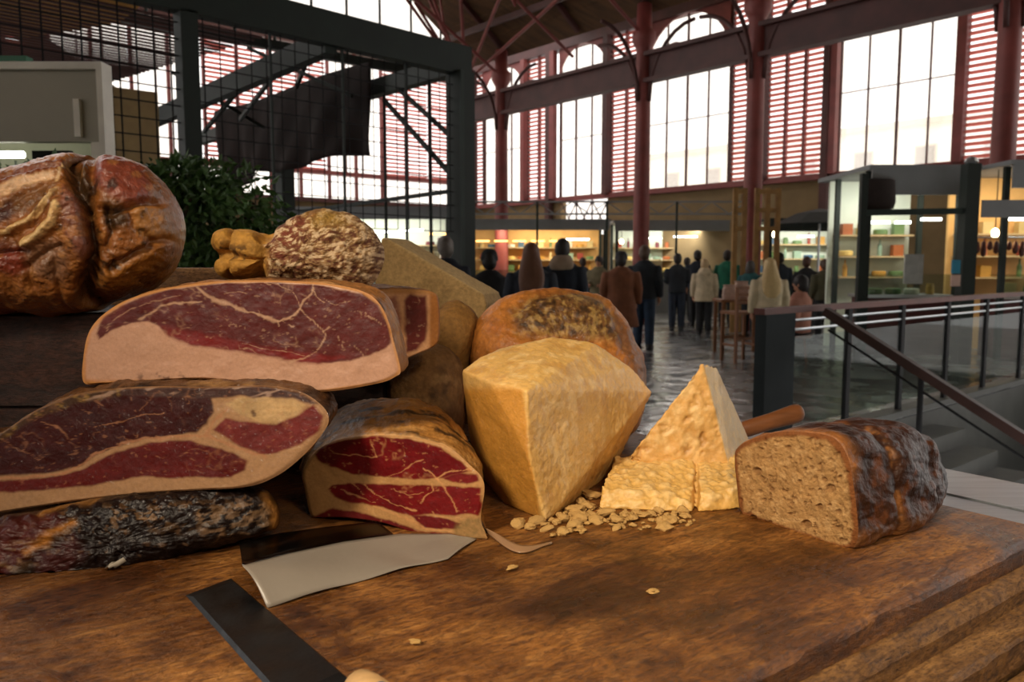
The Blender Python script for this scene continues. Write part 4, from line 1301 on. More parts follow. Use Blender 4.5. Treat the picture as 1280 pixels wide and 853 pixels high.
# second knife: wooden handle rising behind the triangular cheese
h0 = at(905, 545, 1.43); h1 = at(1002, 515, 1.47)
hd = unit(h1 - h0)
kr2 = thing('cheese_knife', 'brown wooden handled cheese knife propped behind the cheese and bread', 'knife', (h0[0] - .1, h0[1] - .02, ZB))
M_hand2 = mat('brown_handle', '#7a4a28', rough=.45, var=.25, scale=9, stretch=(1, 10, 10), coat=.2)
side = unit(np.cross(hd, zq)); up = np.cross(side, hd)
rings = []
Lh = np.linalg.norm(h1 - h0)
for t, r in ((0, .009), (.03, .0125), (.3, .0155), (.6, .0155), (.9, .018), (.97, .0165), (1, .011)):
    c = h0 + hd * Lh * t
    rings.append([c + side * r * .85 * math.cos(a) + up * r * math.sin(a) for a in np.linspace(0, 2 * math.pi, 16, endpoint=False)])
MB().loft(rings).build('handle', M_hand2, kr2, True)
tipb = h0 - hd * .13; tipb[2] = max(ZB + .002, tipb[2])
bd = unit(tipb - h0)
MB().add([h0 + up * .013 + side * .001, h0 - up * .013 + side * .001, tipb + side * .001, h0 + up * .013 - side * .001, h0 - up * .013 - side * .001, tipb - side * .001],
         [(0, 1, 2), (5, 4, 3), (0, 3, 4, 1), (1, 4, 5, 2), (2, 5, 3, 0)]).build('blade', M_steel, kr2)

# torn film end curling out from under the ham end piece
M_filmclear = glass('clear_film', '#e9d3b4', .22, .15)
fp_ = [(600, 660), (615, 668), (640, 683), (660, 686), (690, 678)]
def film_pt(u, v):
    q = catmull(np.array(fp_, float), 30, False)[min(29, int(u * 29))]
    p = on_z(q[0], q[1] + (v - .5) * (3 + 8 * math.sin(math.pi * min(1, u * 1.1)) ), ZB + .003 + .008 * (1 - u) * (1 - v))
    return p
M_filmp = mat('cloudy_film', '#8f6f52', rough=.2, var=.1)
sheet('torn_film', 'torn strip of cloudy film curling out beside the ham end piece', 'film', film_pt, 28, 4, M_filmp)

# paper strip on the black ham
_bm = bh.children[0].data
_bv = np.empty(len(_bm.vertices) * 3); _bm.vertices.foreach_get('co', _bv); _bv = _bv.reshape(-1, 3) + root_loc(bh)
_bx, _by = project(_bv)
def strip_pt(u, v):
    x = 106 + (154 - 106) * u + 4 * v; y = 729 + (699 - 729) * u + 5 * v - 2
    k = np.where(np.hypot(_bx - x, _by - y) < 5)[0]
    q = _bv[k]; q = q[np.argsort(q[:, 1])[:max(1, len(q) // 3)]].mean(0)
    return on_plane(x, y, q + np.array([0, -.012, .007]), np.array([0.1, -1, .6]))
sheet('paper_strip', '', '', strip_pt, 10, 2, M_paper, parent=bh)

# ------------------------------------------------------------------ dark crates under the boned ham
def crate(name, label, x0, x1, y0, y1, z0, z1, nboards, material):
    r = thing(name, label, 'crate', ((x0 + x1) / 2, (y0 + y1) / 2, z0))
    hgt = (z1 - z0) / nboards
    for k in range(nboards):
        a = z0 + k * hgt + .002; b = z0 + (k + 1) * hgt - .002
        MB().box((x0, y0, a), (x1, y0 + .014, b)).build('front_slat', material, r)
        MB().box((x0, y1 - .014, a), (x1, y1, b)).build('back_slat', material, r)
        MB().box((x0, y0 + .0142, a), (x0 + .014, y1 - .0142, b)).build('side_slat', material, r)
        MB().box((x1 - .014, y0 + .0142, a), (x1, y1 - .0142, b)).build('side_slat', material, r)
    for (cx, cy) in ((x0 + .03, y0 + .03), (x1 - .03, y0 + .03), (x0 + .03, y1 - .03), (x1 - .03, y1 - .03)):
        MB().box((cx - .0155, cy - .0155, z0), (cx + .0155, cy + .0155, z1)).build('corner_post', material, r)
    MB().box((x0 + .015, y0 + .015, z1 - .012), (x1 - .015, y1 - .015, z1)).build('lid', material, r)
    return r
crate('wooden_crate', 'dark wooden crate on the board behind the pile of hams', -.95, -.54, 1.075, 1.36, ZB, ZB + .135, 1, M_crate)
crate('wooden_crate', 'dark wooden crate carrying the boned ham, stacked on another crate', -.95, -.545, 1.08, 1.355, ZB + .1355, ZB + .262, 1, M_crate)
pz = on_z(230, 331, 1.5 - .004)
crate('wooden_crate', 'pale wooden crate behind the boned ham, rim showing beside the shank', -.78, -.40, 1.42, 1.72, ZB, 1.493, 3, M_pale_wood)
crate('wooden_crate', 'low dark crate added behind the ham end piece to block the bright floor', -.50, -.21, 1.285, 1.415, ZB, ZB + .15, 1, M_crate)  # added to darken the gap, blocks the view of bright floor
# ================================================================== THE MARKET HALL
HA = unit([-0.648, 0.762, 0.0])      # along the window wall, away from us to the left
HB = unit([0.762, 0.648, 0.0])       # across the hall, away from us to the right
Z3 = np.array([0, 0, 1.0])
def hp(s, d, z=0.0):
    return HA * s + HB * d + Z3 * z
def s_of(x, d):
    r = np.array([(x - 640) / 1000.0, 1.0, 0])
    return d * np.dot(HA, r) / np.dot(HB, r)
def d_of(x, s):
    r = np.array([(x - 640) / 1000.0, 1.0, 0])
    return s * np.dot(HB, r) / np.dot(HA, r)
def struct(o):
    o['kind'] = 'structure'; return o
def sthing(name, label, loc=(0, 0, 0)):
    o = bpy.data.objects.new(name, None); COL.objects.link(o); o.location = tuple(float(v) for v in loc)
    o['kind'] = 'structure'; o['label'] = label
    return o

M_red = mat('dusty_red_paint', '#7d3a35', rough=.55, var=.2, scale=3)
M_red_d = mat('dark_red_paint', '#4a2420', rough=.6, var=.25, scale=2)
def louvre_mat():
    m, nt, b = _nodes('daylit_louvre_slats')
    N, L = nt.nodes, nt.links
    b.inputs['Base Color'].default_value = hx('#b8746c') + (1,); b.inputs['Roughness'].default_value = .7  # dusty red slats, colour lightened to pink for daylight bleed
    tr = N.new('ShaderNodeBsdfTranslucent'); tr.inputs['Color'].default_value = hx('#e0a49a') + (1,)
    mx = N.new('ShaderNodeMixShader'); mx.inputs['Fac'].default_value = .65
    L.new(b.outputs[0], mx.inputs[1]); L.new(tr.outputs[0], mx.inputs[2]); L.new(mx.outputs[0], N['Material Output'].inputs['Surface'])
    return m
M_louv = louvre_mat()
M_green = mat('dark_green_paint', '#101d16', rough=.7, var=.25, scale=4)
M_green2 = mat('green_paint', '#1d2b25', rough=.7, var=.2, scale=4)
M_tanwall = mat('ochre_plaster', '#806b4a', rough=.9, var=.15, scale=1.5)
M_roof = mat('brown_roof_boards', '#54391f', rough=.85, var=.35, scale=1.2, stretch=(1, 6, 1), bump=.4, bscale=6)
M_cream = mat('cream_boards', '#c9b48c', rough=.8, var=.12, scale=2)
M_pane = glass('window_pane', '#f6f3ef', .05, .1)
M_glassrail = glass('railing_glass', '#d5dcd8', .05, .04)
M_facade = mat('pale_facade', '#f4efe8', rough=.9, var=.05, scale=.3)

# floor: wet dark paving with an opening for the stairs
def floor_mat():
    m, nt, b = _nodes('wet_dark_paving')
    N, L = nt.nodes, nt.links
    geo = N.new('ShaderNodeTexCoord')
    n1 = N.new('ShaderNodeTexNoise'); n1.inputs['Scale'].default_value = 1.5; n1.inputs['Detail'].default_value = 5; n1.inputs['Distortion'].default_value = .5
    L.new(geo.outputs['Object'], n1.inputs['Vector'])
    rp = N.new('ShaderNodeValToRGB'); rp.color_ramp.elements[0].color = (.12, .125, .13, 1); rp.color_ramp.elements[1].color = (.26, .27, .275, 1)
    rp.color_ramp.elements[0].position = .35; rp.color_ramp.elements[1].position = .65
    L.new(n1.outputs['Fac'], rp.inputs['Fac']); L.new(rp.outputs['Color'], b.inputs['Base Color'])
    mr = N.new('ShaderNodeMapRange'); mr.inputs['From Min'].default_value = .38; mr.inputs['From Max'].default_value = .62; mr.inputs['To Min'].default_value = .14; mr.inputs['To Max'].default_value = .36
    L.new(n1.outputs['Fac'], mr.inputs['Value']); L.new(mr.outputs['Result'], b.inputs['Roughness'])
    n2 = N.new('ShaderNodeTexNoise'); n2.inputs['Scale'].default_value = 1.9; n2.inputs['Detail'].default_value = 4
    L.new(geo.outputs['Object'], n2.inputs['Vector'])
    bp = N.new('ShaderNodeBump'); bp.inputs['Strength'].default_value = 1.0; bp.inputs['Distance'].default_value = .055
    L.new(n2.outputs['Fac'], bp.inputs['Height']); L.new(bp.outputs['Normal'], b.inputs['Normal'])
    b.inputs['Specular IOR Level'].default_value = .9
    b.inputs['Coat Weight'].default_value = .7; b.inputs['Coat Roughness'].default_value = .22
    L.new(bp.outputs['Normal'], b.inputs['Coat Normal'])
    return m
M_floor = floor_mat()
S0, D0 = 3.46, 5.96           # corner of the stair opening, at the railing's end panel
fl = MB()
S1o, D1o = -1.6, 12.0
for (sa, sb, da, db) in ((-14, 28, -16, D0), (S0, 28, D0, 21.0), (-14, S1o, D0, 21.0), (S1o, S0, D1o, 21.0)):
    fl.add([hp(sa, da, -.02), hp(sb, da, -.02), hp(sb, db, -.02), hp(sa, db, -.02), hp(sa, da), hp(sb, da), hp(sb, db), hp(sa, db)],
           [(0, 1, 2, 3), (7, 6, 5, 4), (0, 4, 5, 1), (1, 5, 6, 2), (2, 6, 7, 3), (3, 7, 4, 0)])
struct(fl.build('floor', M_floor))
# stair flight going down
M_stone = mat('grey_stone', '#4b4c48', rough=.5, var=.15, scale=5)
stairs = sthing('stairs', 'grey stone stairs going down beside the railing', hp(S0, D0, -1.6))
for i in range(10):
    a0 = S0 - .02 - .31 * i; z = -.17 * (i + 1)
    MB().obox((hp(a0 - .155, D0 + 1.4, z - .10)), HA * .155, HB * 1.38, Z3 * .10).build('step', M_stone, stairs)
lw = MB()
lw.obox(hp((S0 + S1o) / 2, (D0 + D1o) / 2, -2.3), HA * 2.6, HB * 3.1, Z3 * .05)
struct(lw.build('floor_lower', M_floor))
cw = sthing('wall_stairwell', 'stone lining of the stair opening', hp(S0, D0, -2.2))
MB().obox(hp(S0 + .05, (D0 + D1o) / 2, -1.15), HA * .048, HB * 3.02, Z3 * 1.12).build('lining', M_stone, cw)
MB().obox(hp((S0 + S1o) / 2, D1o + .05, -1.15), HA * 2.55, HB * .048, Z3 * 1.12).build('lining', M_stone, cw)
MB().obox(hp(S0 + .06, (D0 + D1o) / 2, .03), HA * .09, HB * 3.05, Z3 * .03).build('kerb', M_stone, cw)

# ---------------- railing
M_rail = mat('brown_handrail', '#5a2f26', rough=.55, var=.2, scale=5, spec=.3)
M_panel = mat('dark_grey_panel', '#2a3032', rough=.8, var=.15, scale=4, spec=.15)
RH = 1.13
rl = thing('stair_railing', 'long glass railing with brown handrail along the stair opening', 'railing', hp(S0 + .06, D0, .06))
RS = S0 + .06
MB().bar(hp(RS, D0 - .42, RH), hp(RS, D0 + 7.2, RH), .10, .05).build('handrail', M_rail, rl)
MB().obox(hp(RS, D0 - .18, .06 + (RH - .085) / 2), HB * .215, HA * .05, Z3 * (RH - .085) / 2).build('end_panel', M_panel, rl)
rposts = [1.02, 2.1, 3.2, 4.3, 5.5, 6.8]
for q in rposts:
    MB().obox(hp(RS, D0 + q, .06 + (RH - .085) / 2), HB * .035, HA * .02, Z3 * (RH - .085) / 2).build('post', M_black, rl)
for z in (RH - .09, RH - .17):
    MB().tube([hp(RS, D0 + .04, z), hp(RS, D0 + 7.2, z)], .012, 8).build('rail', M_steel, rl)
edges = [.06] + rposts
for q0, q1 in zip(edges[:-1], edges[1:]):
    MB().obox(hp(RS, D0 + (q0 + q1) / 2, .52), HB * ((q1 - q0) / 2 - .05), HA * .004, Z3 * .38).build('glass_panel', M_glassrail, rl)
# sloping stair rail
sr = thing('stair_handrail', 'sloping brown handrail on black posts going down the stairs', 'railing', hp(S0 - 1, D0 + .35, -.5))
DS = D0 + .40
h0 = hp(S0 - .10, DS, RH - .05); slope = -.17 / .31
def srp(q, dz=0): return h0 - HA * q + Z3 * (slope * q + dz)
MB().bar(srp(-.05), srp(3.0), .07, .07).build('handrail', mat('dark_handrail', '#38211b', rough=.5, var=.2, scale=5, spec=.3), sr)
MB().tube([srp(-.02, -.14), srp(3.0, -.14)], .010, 8).build('rail', M_black, sr)
for q in (.75, 1.55, 2.35, 2.95):
    b0 = h0 - HA * q; zb = -.17 * math.ceil(q / .31) - .0
    MB().tube([np.array([b0[0], b0[1], zb]), srp(q, -.03)], .022, 10).build('post', M_black, sr)

# ---------------- window wall
DW = 20.7
ZS, ZT = 3.9, 9.2
wr = sthing('wall_right', 'ochre lower wall and red piers of the window side', hp(12, DW, 0))
bays = [(592, 606, 'L'), (607, 657, 'G'), (660, 688, 'L'), (700, 758, 'G'), (762, 799, 'L'), (806, 907, 'G'), (909, 950, 'L'), (953, 1022, 'L'), (1040, 1190, 'G'), (1193, 1236, 'L'), (1250, 1330, 'L'), (1345, 1640, 'G')]
def wseg(s0, s1, z0, z1, dd, th): return MB().obox(hp((s0 + s1) / 2, dd, (z0 + z1) / 2), HA * (s1 - s0) / 2, HB * th / 2, Z3 * (z1 - z0) / 2)
lat_bays = [(700, 758), (1040, 1092)]
cuts = sorted([(s_of(b, DW), s_of(a, DW)) for a, b in lat_bays])
sA, sB = s_of(1700, DW), 27.3
prev = sA
for c0, c1 in cuts + [(sB, sB)]:
    wseg(prev, c0, 0, ZS - .12, DW + .15, .3).build('lower_wall', M_tanwall, wr)
    prev = c1
for c0, c1 in cuts:
    wseg(c0, c1, 0, 2.55, DW + .15, .3).build('lower_wall', M_tanwall, wr)
wseg(sA, sB, ZS - .12, ZS + .05, DW, .35).build('sill_beam', M_red, wr)
wseg(sA, sB, ZT, ZT + .5, DW, .4).build('eaves_beam', M_red_d, wr)
pn = 0
def louvres(s0, s1, z0, z1, dd, pitch=.15):
    mb = MB(); n = int((z1 - z0) / pitch)
    for i in range(n):
        z = z0 + (i + .5) * pitch
        mb.obox(hp((s0 + s1) / 2, dd, z), HA * (s1 - s0) / 2, HB * .035 + Z3 * -.035, Z3 * .006 + HB * .006)
    return mb
wi = 0
for (xa, xb, k) in bays:
    s1, s0 = s_of(xa, DW), s_of(xb, DW)
    wi += 1
    if k == 'G':
        w = sthing('window_%d' % wi, 'tall arched window with slim dark mullions', hp((s0 + s1) / 2, DW, ZS))
        n = max(2, int(round((s1 - s0) / .78)))
        for i in range(n):
            a0 = s0 + (s1 - s0) * i / n; a1 = s0 + (s1 - s0) * (i + 1) / n
            for z0, z1 in ((ZS + .05, 6.0), (6.0, 7.7), (7.7, ZT)):
                wseg(a0 + .015, a1 - .015, z0 + .015, z1 - .015, DW, .012).build('pane', M_pane, w)
        for i in range(n + 1):
            a0 = s0 + (s1 - s0) * i / n
            t = .09 if i in (0, n) else (.05 if i % 2 == 0 else .028)
            wseg(a0 - t / 2, a0 + t / 2, ZS + .05, ZT, DW, .08).build('mullion', M_red_d, w)
        for z in (6.0, 7.7):
            wseg(s0, s1, z - .012, z + .012, DW, .05).build('transom', M_red_d, w)
        # arched head: two spandrels with a round edge
        R_ = (s1 - s0) / 2; cz = ZT - R_
        for sg in (-1, 1):
            cs = (s0 + s1) / 2
            pts = [hp(cs + sg * R_, DW - .05, ZT)] + [hp(cs + sg * R_ * math.cos(t), DW - .05, cz + R_ * math.sin(t)) for t in np.linspace(0, math.pi / 2, 9)]
            if sg < 0: pts = pts[::-1]
            MB().prism(pts, HB * -.06).build('arch_spandrel', M_red, w)
    else:
        w = sthing('window_%d' % wi, 'dusty red louvred shutter bay with daylight bleed in the slat colour', hp((s0 + s1) / 2, DW, ZS))
        n = max(1, int(round((s1 - s0) / .62)))
        for i in range(n):
            a0 = s0 + (s1 - s0) * i / n; a1 = s0 + (s1 - s0) * (i + 1) / n
            o = louvres(a0 + .03, a1 - .03, ZS + .05, ZT, DW).build('louvre_panel', M_louv, w); o['kind'] = 'stuff'
        for i in range(n + 1):
            a0 = s0 + (s1 - s0) * i / n
            wseg(a0 - .035, a0 + .035, ZS + .05, ZT, DW, .14).build('stile', M_red_d if i in (0, n) else M_red, w)
for x in (598, 659, 690, 695, 760, 803, 952, 1030, 1037, 1191, 1243, 1338):
    s = s_of(x, DW)
    wseg(s - .11, s + .11, 0 if x in (690, 1030) else ZS, ZT, DW - .2, .2).build('pier', M_red if x % 2 else M_red_d, wr)
# low lattice windows below the sill
for (xa, xb) in lat_bays:
    s1, s0 = s_of(xa, DW), s_of(xb, DW); wi += 1
    w = sthing('window_%d' % wi, 'low lattice window under the sill', hp((s0 + s1) / 2, DW, 2.55))
    n = max(2, int((s1 - s0) / .6))
    for i in range(n):
        a0 = s0 + (s1 - s0) * i / n; a1 = s0 + (s1 - s0) * (i + 1) / n
        wseg(a0 + .01, a1 - .01, 2.57, ZS - .14, DW + .1, .012).build('pane', M_pane, w)
        for p, q in (((a0, 2.6), (a1, ZS - .15)), ((a1, 2.6), (a0, ZS - .15))):
            MB().bar(hp(p[0], DW + .05, p[1]), hp(q[0], DW + .05, q[1]), .035, .035).build('lattice_bar', M_red_d, w)
        wseg(a0 - .02, a0 + .02, 2.55, ZS - .12, DW + .05, .05).build('mullion', M_red_d, w)

# ---------------- far end wall seen through the cage
SE = 27.0
wl = sthing('wall_left', 'far end wall of the hall with red louvres', hp(SE, 10, 0))
def eseg(d0, d1, z0, z1, ss, th): return MB().obox(hp(ss, (d0 + d1) / 2, (z0 + z1) / 2), HB * (d1 - d0) / 2, HA * th / 2, Z3 * (z1 - z0) / 2)
eseg(-6, 20.9, 0, 3.75, SE + .15, .3).build('lower_wall', M_tanwall, wl)
eseg(-6, 20.9, 3.75, 3.9, SE, .35).build('sill_beam', M_red_d, wl)
eseg(-6, 20.9, 4.75, 4.9, SE, .35).build('middle_beam', M_red, wl)
eseg(-6, 20.9, 9.2, 9.45, SE, .4).build('eaves_beam', M_red_d, wl)
for i in range(12):
    d0 = -5.8 + i * 2.22; d1 = d0 + 2.1; wi += 1
    w = sthing('window_%d' % wi, 'red louvred bay of the end wall over a strip of glass', hp(SE, (d0 + d1) / 2, 3.9))
    eseg(d0, d1, 3.92, 4.74, SE, .012).build('pane', M_pane, w)
    glassy = i in (2, 5, 6, 9)
    if glassy:
        for j in range(3):
            e0 = d0 + .7 * j
            eseg(e0 + .02, e0 + .68, 4.92, 9.2, SE, .012).build('pane', M_pane, w)
            eseg(e0 - .02, e0 + .02, 4.9, 9.2, SE, .08).build('mullion', M_red_d, w)
    else:
        mb = MB()
        for q in range(int(4.2 / .15)):
            z = 4.95 + q * .15
            mb.obox(hp(SE, (d0 + d1) / 2, z), HB * (d1 - d0) / 2, HA * .035 + Z3 * -.035, Z3 * .006 + HA * .006)
        o = mb.build('louvre_panel', M_louv, w); o['kind'] = 'stuff'
    for e in (d0 - .06, d0 + 1.05):
        eseg(e - .05, e + .05, 3.9, 9.2, SE - .1, .12).build('stile', M_red, w)

# ---------------- columns, girder and roof
DC = 16.0
for x, ztop in ((627, 8.0), (800, 8.0), (937, 8.0), (1243, 8.0)):
    s = s_of(x, DC); c = hp(s, DC)
    t = thing('iron_column', {627: 'slim round red column at the far end of the window row', 800: 'round red column rising behind the fringe of stall roofs', 937: 'stout red column wrapped by wooden racks beside the green-sweater shopper', 1243: 'red column beside the grey stall signs'}[x], 'column', c, group='red iron columns')
    MB().lathe([(.34, 0), (.34, .25), (.26, .35), (.215, .5), (.205, 3), (.19, 6.0), (.19, 6.9), (.22, 6.95), (.30, 7.1), (.30, 7.3), (.20, 7.4), (.18, ztop)], c, 20).build('shaft', M_red, t, True)
    for sg in (-1, 1):
        for ax_ in (HA, HB):
            pts = [c + ax_ * sg * (.2 + 1.35 * (1 - math.cos(q))) + Z3 * (5.6 + 1.7 * math.sin(q)) for q in np.linspace(0, math.pi / 2, 8)]
            MB().tube(pts, .05, 8).build('bracket', M_red_d, t, True)
gd = thing('girder', 'dark red riveted girder running along the columns', 'beam', hp(12, DC, 6.05))
sg0, sg1 = s_of(1500, DC), 21.2
for z in (6.1, 6.75):
    MB().bar(hp(sg0, DC, z), hp(sg1, DC, z), .30, .10).build('flange', M_red_d, gd)
MB().obox(hp((sg0 + sg1) / 2, DC, 6.42), HA * (sg1 - sg0) / 2, HB * .02, Z3 * .30).build('web_plate', M_red_d, gd)
# roof over the nave, both slopes
rf = sthing('ceiling', 'brown boarded roof over the nave', hp(5, 8, 8))
ZE, SL = 7.9, .72
NB = 26
for i in range(NB):
    d0 = 16.4 - i * 16.4 / NB; d1 = 16.4 - (i + 1) * 16.4 / NB
    z0 = ZE + (16.4 - d0) * SL; z1 = ZE + (16.4 - d1) * SL - .02
    MB().add([hp(-12, d0, z0), hp(21.3, d0, z0), hp(21.3, d1, z1), hp(-12, d1, z1), hp(-12, d0, z0 + .08), hp(21.3, d0, z0 + .08), hp(21.3, d1, z1 + .08), hp(-12, d1, z1 + .08)],
             [(3, 2, 1, 0), (4, 5, 6, 7), (0, 1, 5, 4), (1, 2, 6, 5), (2, 3, 7, 6), (3, 0, 4, 7)]).build('roof_board', M_roof, rf)
MB().add([hp(-12, 0, ZE + 16.4 * SL), hp(21.3, 0, ZE + 16.4 * SL), hp(21.3, -16.4, ZE), hp(-12, -16.4, ZE), hp(-12, 0, ZE + 16.4 * SL + .1), hp(21.3, 0, ZE + 16.4 * SL + .1), hp(21.3, -16.4, ZE + .1), hp(-12, -16.4, ZE + .1)],
         [(3, 2, 1, 0), (4, 5, 6, 7), (0, 1, 5, 4), (1, 2, 6, 5), (2, 3, 7, 6), (3, 0, 4, 7)]).build('roof_slope', M_roof, rf)
ac = sthing('ceiling_aisle', 'cream boarded aisle ceiling behind the columns', hp(14, 18, 9.4))
for i in range(27):
    s0 = -6 + i * 1.0
    MB().add([hp(s0 + .02, 15.6, 10.2), hp(s0 + .96, 15.6, 10.2), hp(s0 + .96, 21.2, 9.75), hp(s0 + .02, 21.2, 9.75), hp(s0 + .02, 15.6, 10.26), hp(s0 + .96, 15.6, 10.26), hp(s0 + .96, 21.2, 9.81), hp(s0 + .02, 21.2, 9.81)],
             [(3, 2, 1, 0), (4, 5, 6, 7), (0, 1, 5, 4), (1, 2, 6, 5), (2, 3, 7, 6), (3, 0, 4, 7)]).build('ceiling_board', M_cream, ac)
# trusses
for x in (627, 714, 800, 937, 1060, 1243):
    s = s_of(x, DC)
    t = thing('roof_truss', 'red iron roof truss rising from the girder %s' % {627: 'over the far slim column', 714: 'between the far columns', 800: 'over the column behind the stall roofs', 937: 'over the stout racked column', 1060: 'between the stout column and the sign column', 1243: 'over the column beside the grey signs'}[x], 'truss', hp(s, DC, 7.4), group='roof trusses')
    def q(d, dz): return hp(s, d, ZE + (16.4 - d) * SL - .12 + dz)
    MB().bar(q(16.2, 0), q(2, 0), .10, .14).build('rafter', M_red_d, t)
    MB().tube([hp(s, 16.0, 7.2), q(9, -2.2), q(2, -3.5)], .045, 8).build('tie_rod', M_red, t)
    for d, dz in ((13.6, -1.45), (11.2, -1.85), (9, -2.2), (6, -2.7)):
        MB().tube([q(d, 0), q(d + .3, dz)], .035, 8).build('strut', M_red, t)
        MB().tube([q(d - 1.6, 0), q(d + .3, dz)], .03, 8).build('diagonal', M_red, t)
for i, d in enumerate((15.2, 13.2, 11.2, 9.2)):
    z = ZE + (16.4 - d) * SL - .25
    o = MB().bar(hp(-10, d, z), hp(21.2, d, z), .10, .16).build('purlin', M_red_d)
    struct(o); o.name = 'trim_%d' % (i + 1)
# fan of struts at the end of the nave
fan = thing('strut_fan', 'fan of red roof struts spreading from the end corner of the nave', 'truss', hp(21.0, 15.9, 7.2))
for (s, d, z) in ((21.0, 12.5, 10.6), (19.2, 12.2, 10.7), (17.0, 12.6, 10.4), (15.0, 13.4, 9.8), (14.0, 14.8, 8.9), (21.0, 14.0, 9.4), (18.0, 11.0, 11.5)):
    MB().tube([hp(21.0, 15.9, 7.3), hp(s, d, z)], .05, 8).build('strut', M_red, fan)
MB().lathe([(.12, 6.9), (.2, 7.1), (.2, 7.5), (.1, 7.7)], hp(21.0, 15.9), 12).build('hub', M_red_d, fan)
# glazed gable at the end of the nave
wi += 1
gw = sthing('window_%d' % wi, 'glazed gable above the cage', hp(21.25, 11, 8))
dd = np.arange(16.2, 3.0, -1.1)
for i in range(len(dd) - 1):
    a0, a1 = dd[i], dd[i + 1]
    t0 = ZE + (16.4 - a0) * SL; t1 = ZE + (16.4 - a1) * SL
    MB().prism([hp(21.25, a0, 7.4), hp(21.25, a1, 7.4), hp(21.25, a1, t1), hp(21.25, a0, t0)], HA * .012).build('pane', M_pane, gw)
    MB().bar(hp(21.22, a1, 7.4), hp(21.22, a1, t1), .07, .07).build('mullion', M_green, gw)
MB().bar(hp(21.2, 16.3, 7.4), hp(21.2, 3, 7.4), .2, .25).build('gable_beam', M_green, gw)
MB().bar(hp(21.2, 16.3, 8.3), hp(21.2, 3, 8.3 + 13.3 * SL * .9), .10, .10).build('sloping_bar', M_green, gw)

# the side of the hall behind us: solid below, a band of windows above, plain near end
wb = sthing('wall_back', 'plastered wall of the hall behind the counter with a high window band', hp(4, -16.6, 0))
MB().obox(hp(4.7, -16.6, 1.8), HA * 16.7, HB * .12, Z3 * 1.8).build('lower_wall', M_tanwall, wb)
for i in range(12):
    s0 = -12 + i * 3.03
    MB().obox(hp(s0, -16.6, 5.75), HA * .25, HB * .12, Z3 * 2.15).build('pier', M_red, wb)
    if i < 11: MB().obox(hp(s0 + 1.515, -16.6, 5.75), HA * 1.26, HB * .006, Z3 * 2.14).build('pane', M_pane, wb)
wn = sthing('wall_near', 'plain plastered end wall of the hall', hp(-12, 2, 0))
MB().obox(hp(-12.1, 2.2, 5), HA * .1, HB * 18.9, Z3 * 5).build('wall_face', M_tanwall, wn)
MB().prism([hp(-12.1, 16.4, 10), hp(-12.1, -16.4, 10), hp(-12.1, 0, 20)], HA * -.1).build('gable', M_tanwall, wn)

# pale building across the street
bd = thing('street_building', 'pale building across the street beyond the tall windows', 'building', hp(10, 44, 0))
MB().obox(hp(14, 46, 4.5), HA * 26, HB * 2, Z3 * 4.5).build('facade', M_facade, bd)
M_corn = mat('cornice_stone', '#ddd6cc', rough=.9, var=.05)
for z in (4.6, 8.9):
    MB().obox(hp(14, 43.9, z), HA * 26.2, HB * .25, Z3 * .16).build('cornice', M_corn, bd)
M_win = mat('grey_window', '#b9b6b2', rough=.4, var=.1)
for i in range(14):
    for z in (2.4, 6.7):
        MB().obox(hp(-8 + i * 3.3, 43.97, z), HA * .55, HB * .03, Z3 * 1.0).build('window', M_corn, bd)
        MB().obox(hp(-8 + i * 3.3, 43.93, z), HA * .47, HB * .008, Z3 * .92).build('pane', M_win, bd.children[-1])

# ---------------- the caged stall with green frame
P1 = np.array([-.63, 10.0, 0]); P0 = np.array([-3.0, 7.6, 0]); CB = unit(P1 - P0); CAx = HA
P2 = P1 + CAx * 5.0; P4 = P0 - CB * 4.5
CZ = 3.82
cg = thing('market_cage', 'dark green steel cage of posts, beams and wire mesh', 'cage', (P0 + P1) / 2)
def post(p, w, h=CZ, nm='post', m=M_green): return MB().obox(p + Z3 * h / 2, CB * w / 2, np.array([-CB[1], CB[0], 0]) * w / 2, Z3 * h / 2).build(nm, m, cg)
post(P1, .25); post(P0, .16); post(P2, .24); post(P4, .2)
post(P1 + np.array([.02, -.16, 0]), .05, m=M_green2)
MB().bar(P4 + Z3 * (CZ + .14), P1 + Z3 * (CZ + .14) + CB * .12, .16, .34).build('beam', M_green, cg)
MB().bar(P1 + Z3 * (CZ + .10), P2 + CAx * 4 + Z3 * (CZ + .25), .16, .22).build('beam', M_green, cg)
P3 = np.array([-5.9, 13.3, 0]); Pm = P0 + CB * 1.55
MB().bar(P3 + Z3 * CZ, Pm + Z3 * (CZ + .02), .14, .24).build('beam', M_green, cg)
MB().bar(P3 + Z3 * CZ, at(0, 20, 11.9), .14, .24).build('rafter', M_green, cg)
post(P3, .14)
for t in (.25, .5, .75):
    q = P0 + (P1 - P0) * t
    MB().obox(q + Z3 * CZ / 2, CB * .012, np.array([-CB[1], CB[0], 0]) * .012, Z3 * CZ / 2).build('mesh_upright', M_green, cg)
for (xa, ya, Ya, xb, yb, Yb) in ((480, 125, 11.2, 574, 230, 10.2), (500, 113, 11.0, 574, 180, 10.2), (300, 150, 12.5, 372, 55, 9.4), (255, 165, 12.0, 300, 110, 11.0), (215, 90, 12.2, 330, 160, 12.6), (310, 60, 12.2, 440, 120, 11.4), (395, 50, 11.5, 370, 110, 12.0)):
    MB().bar(at(xa, ya, Ya), at(xb, yb, Yb), .05, .05).build('brace', M_green, cg)
for x, Y in ((480, 11.3), (537, 10.5)):
    p = at(x, 100, Y); MB().tube([np.array([p[0], p[1], 0]), np.array([p[0], p[1], CZ])], .022, 8).build('rod', M_green, cg)
MB().bar(at(350, 268, 12.9), at(572, 238, 10.1), .06, .05).build('rail', M_green, cg)
wm = MB()
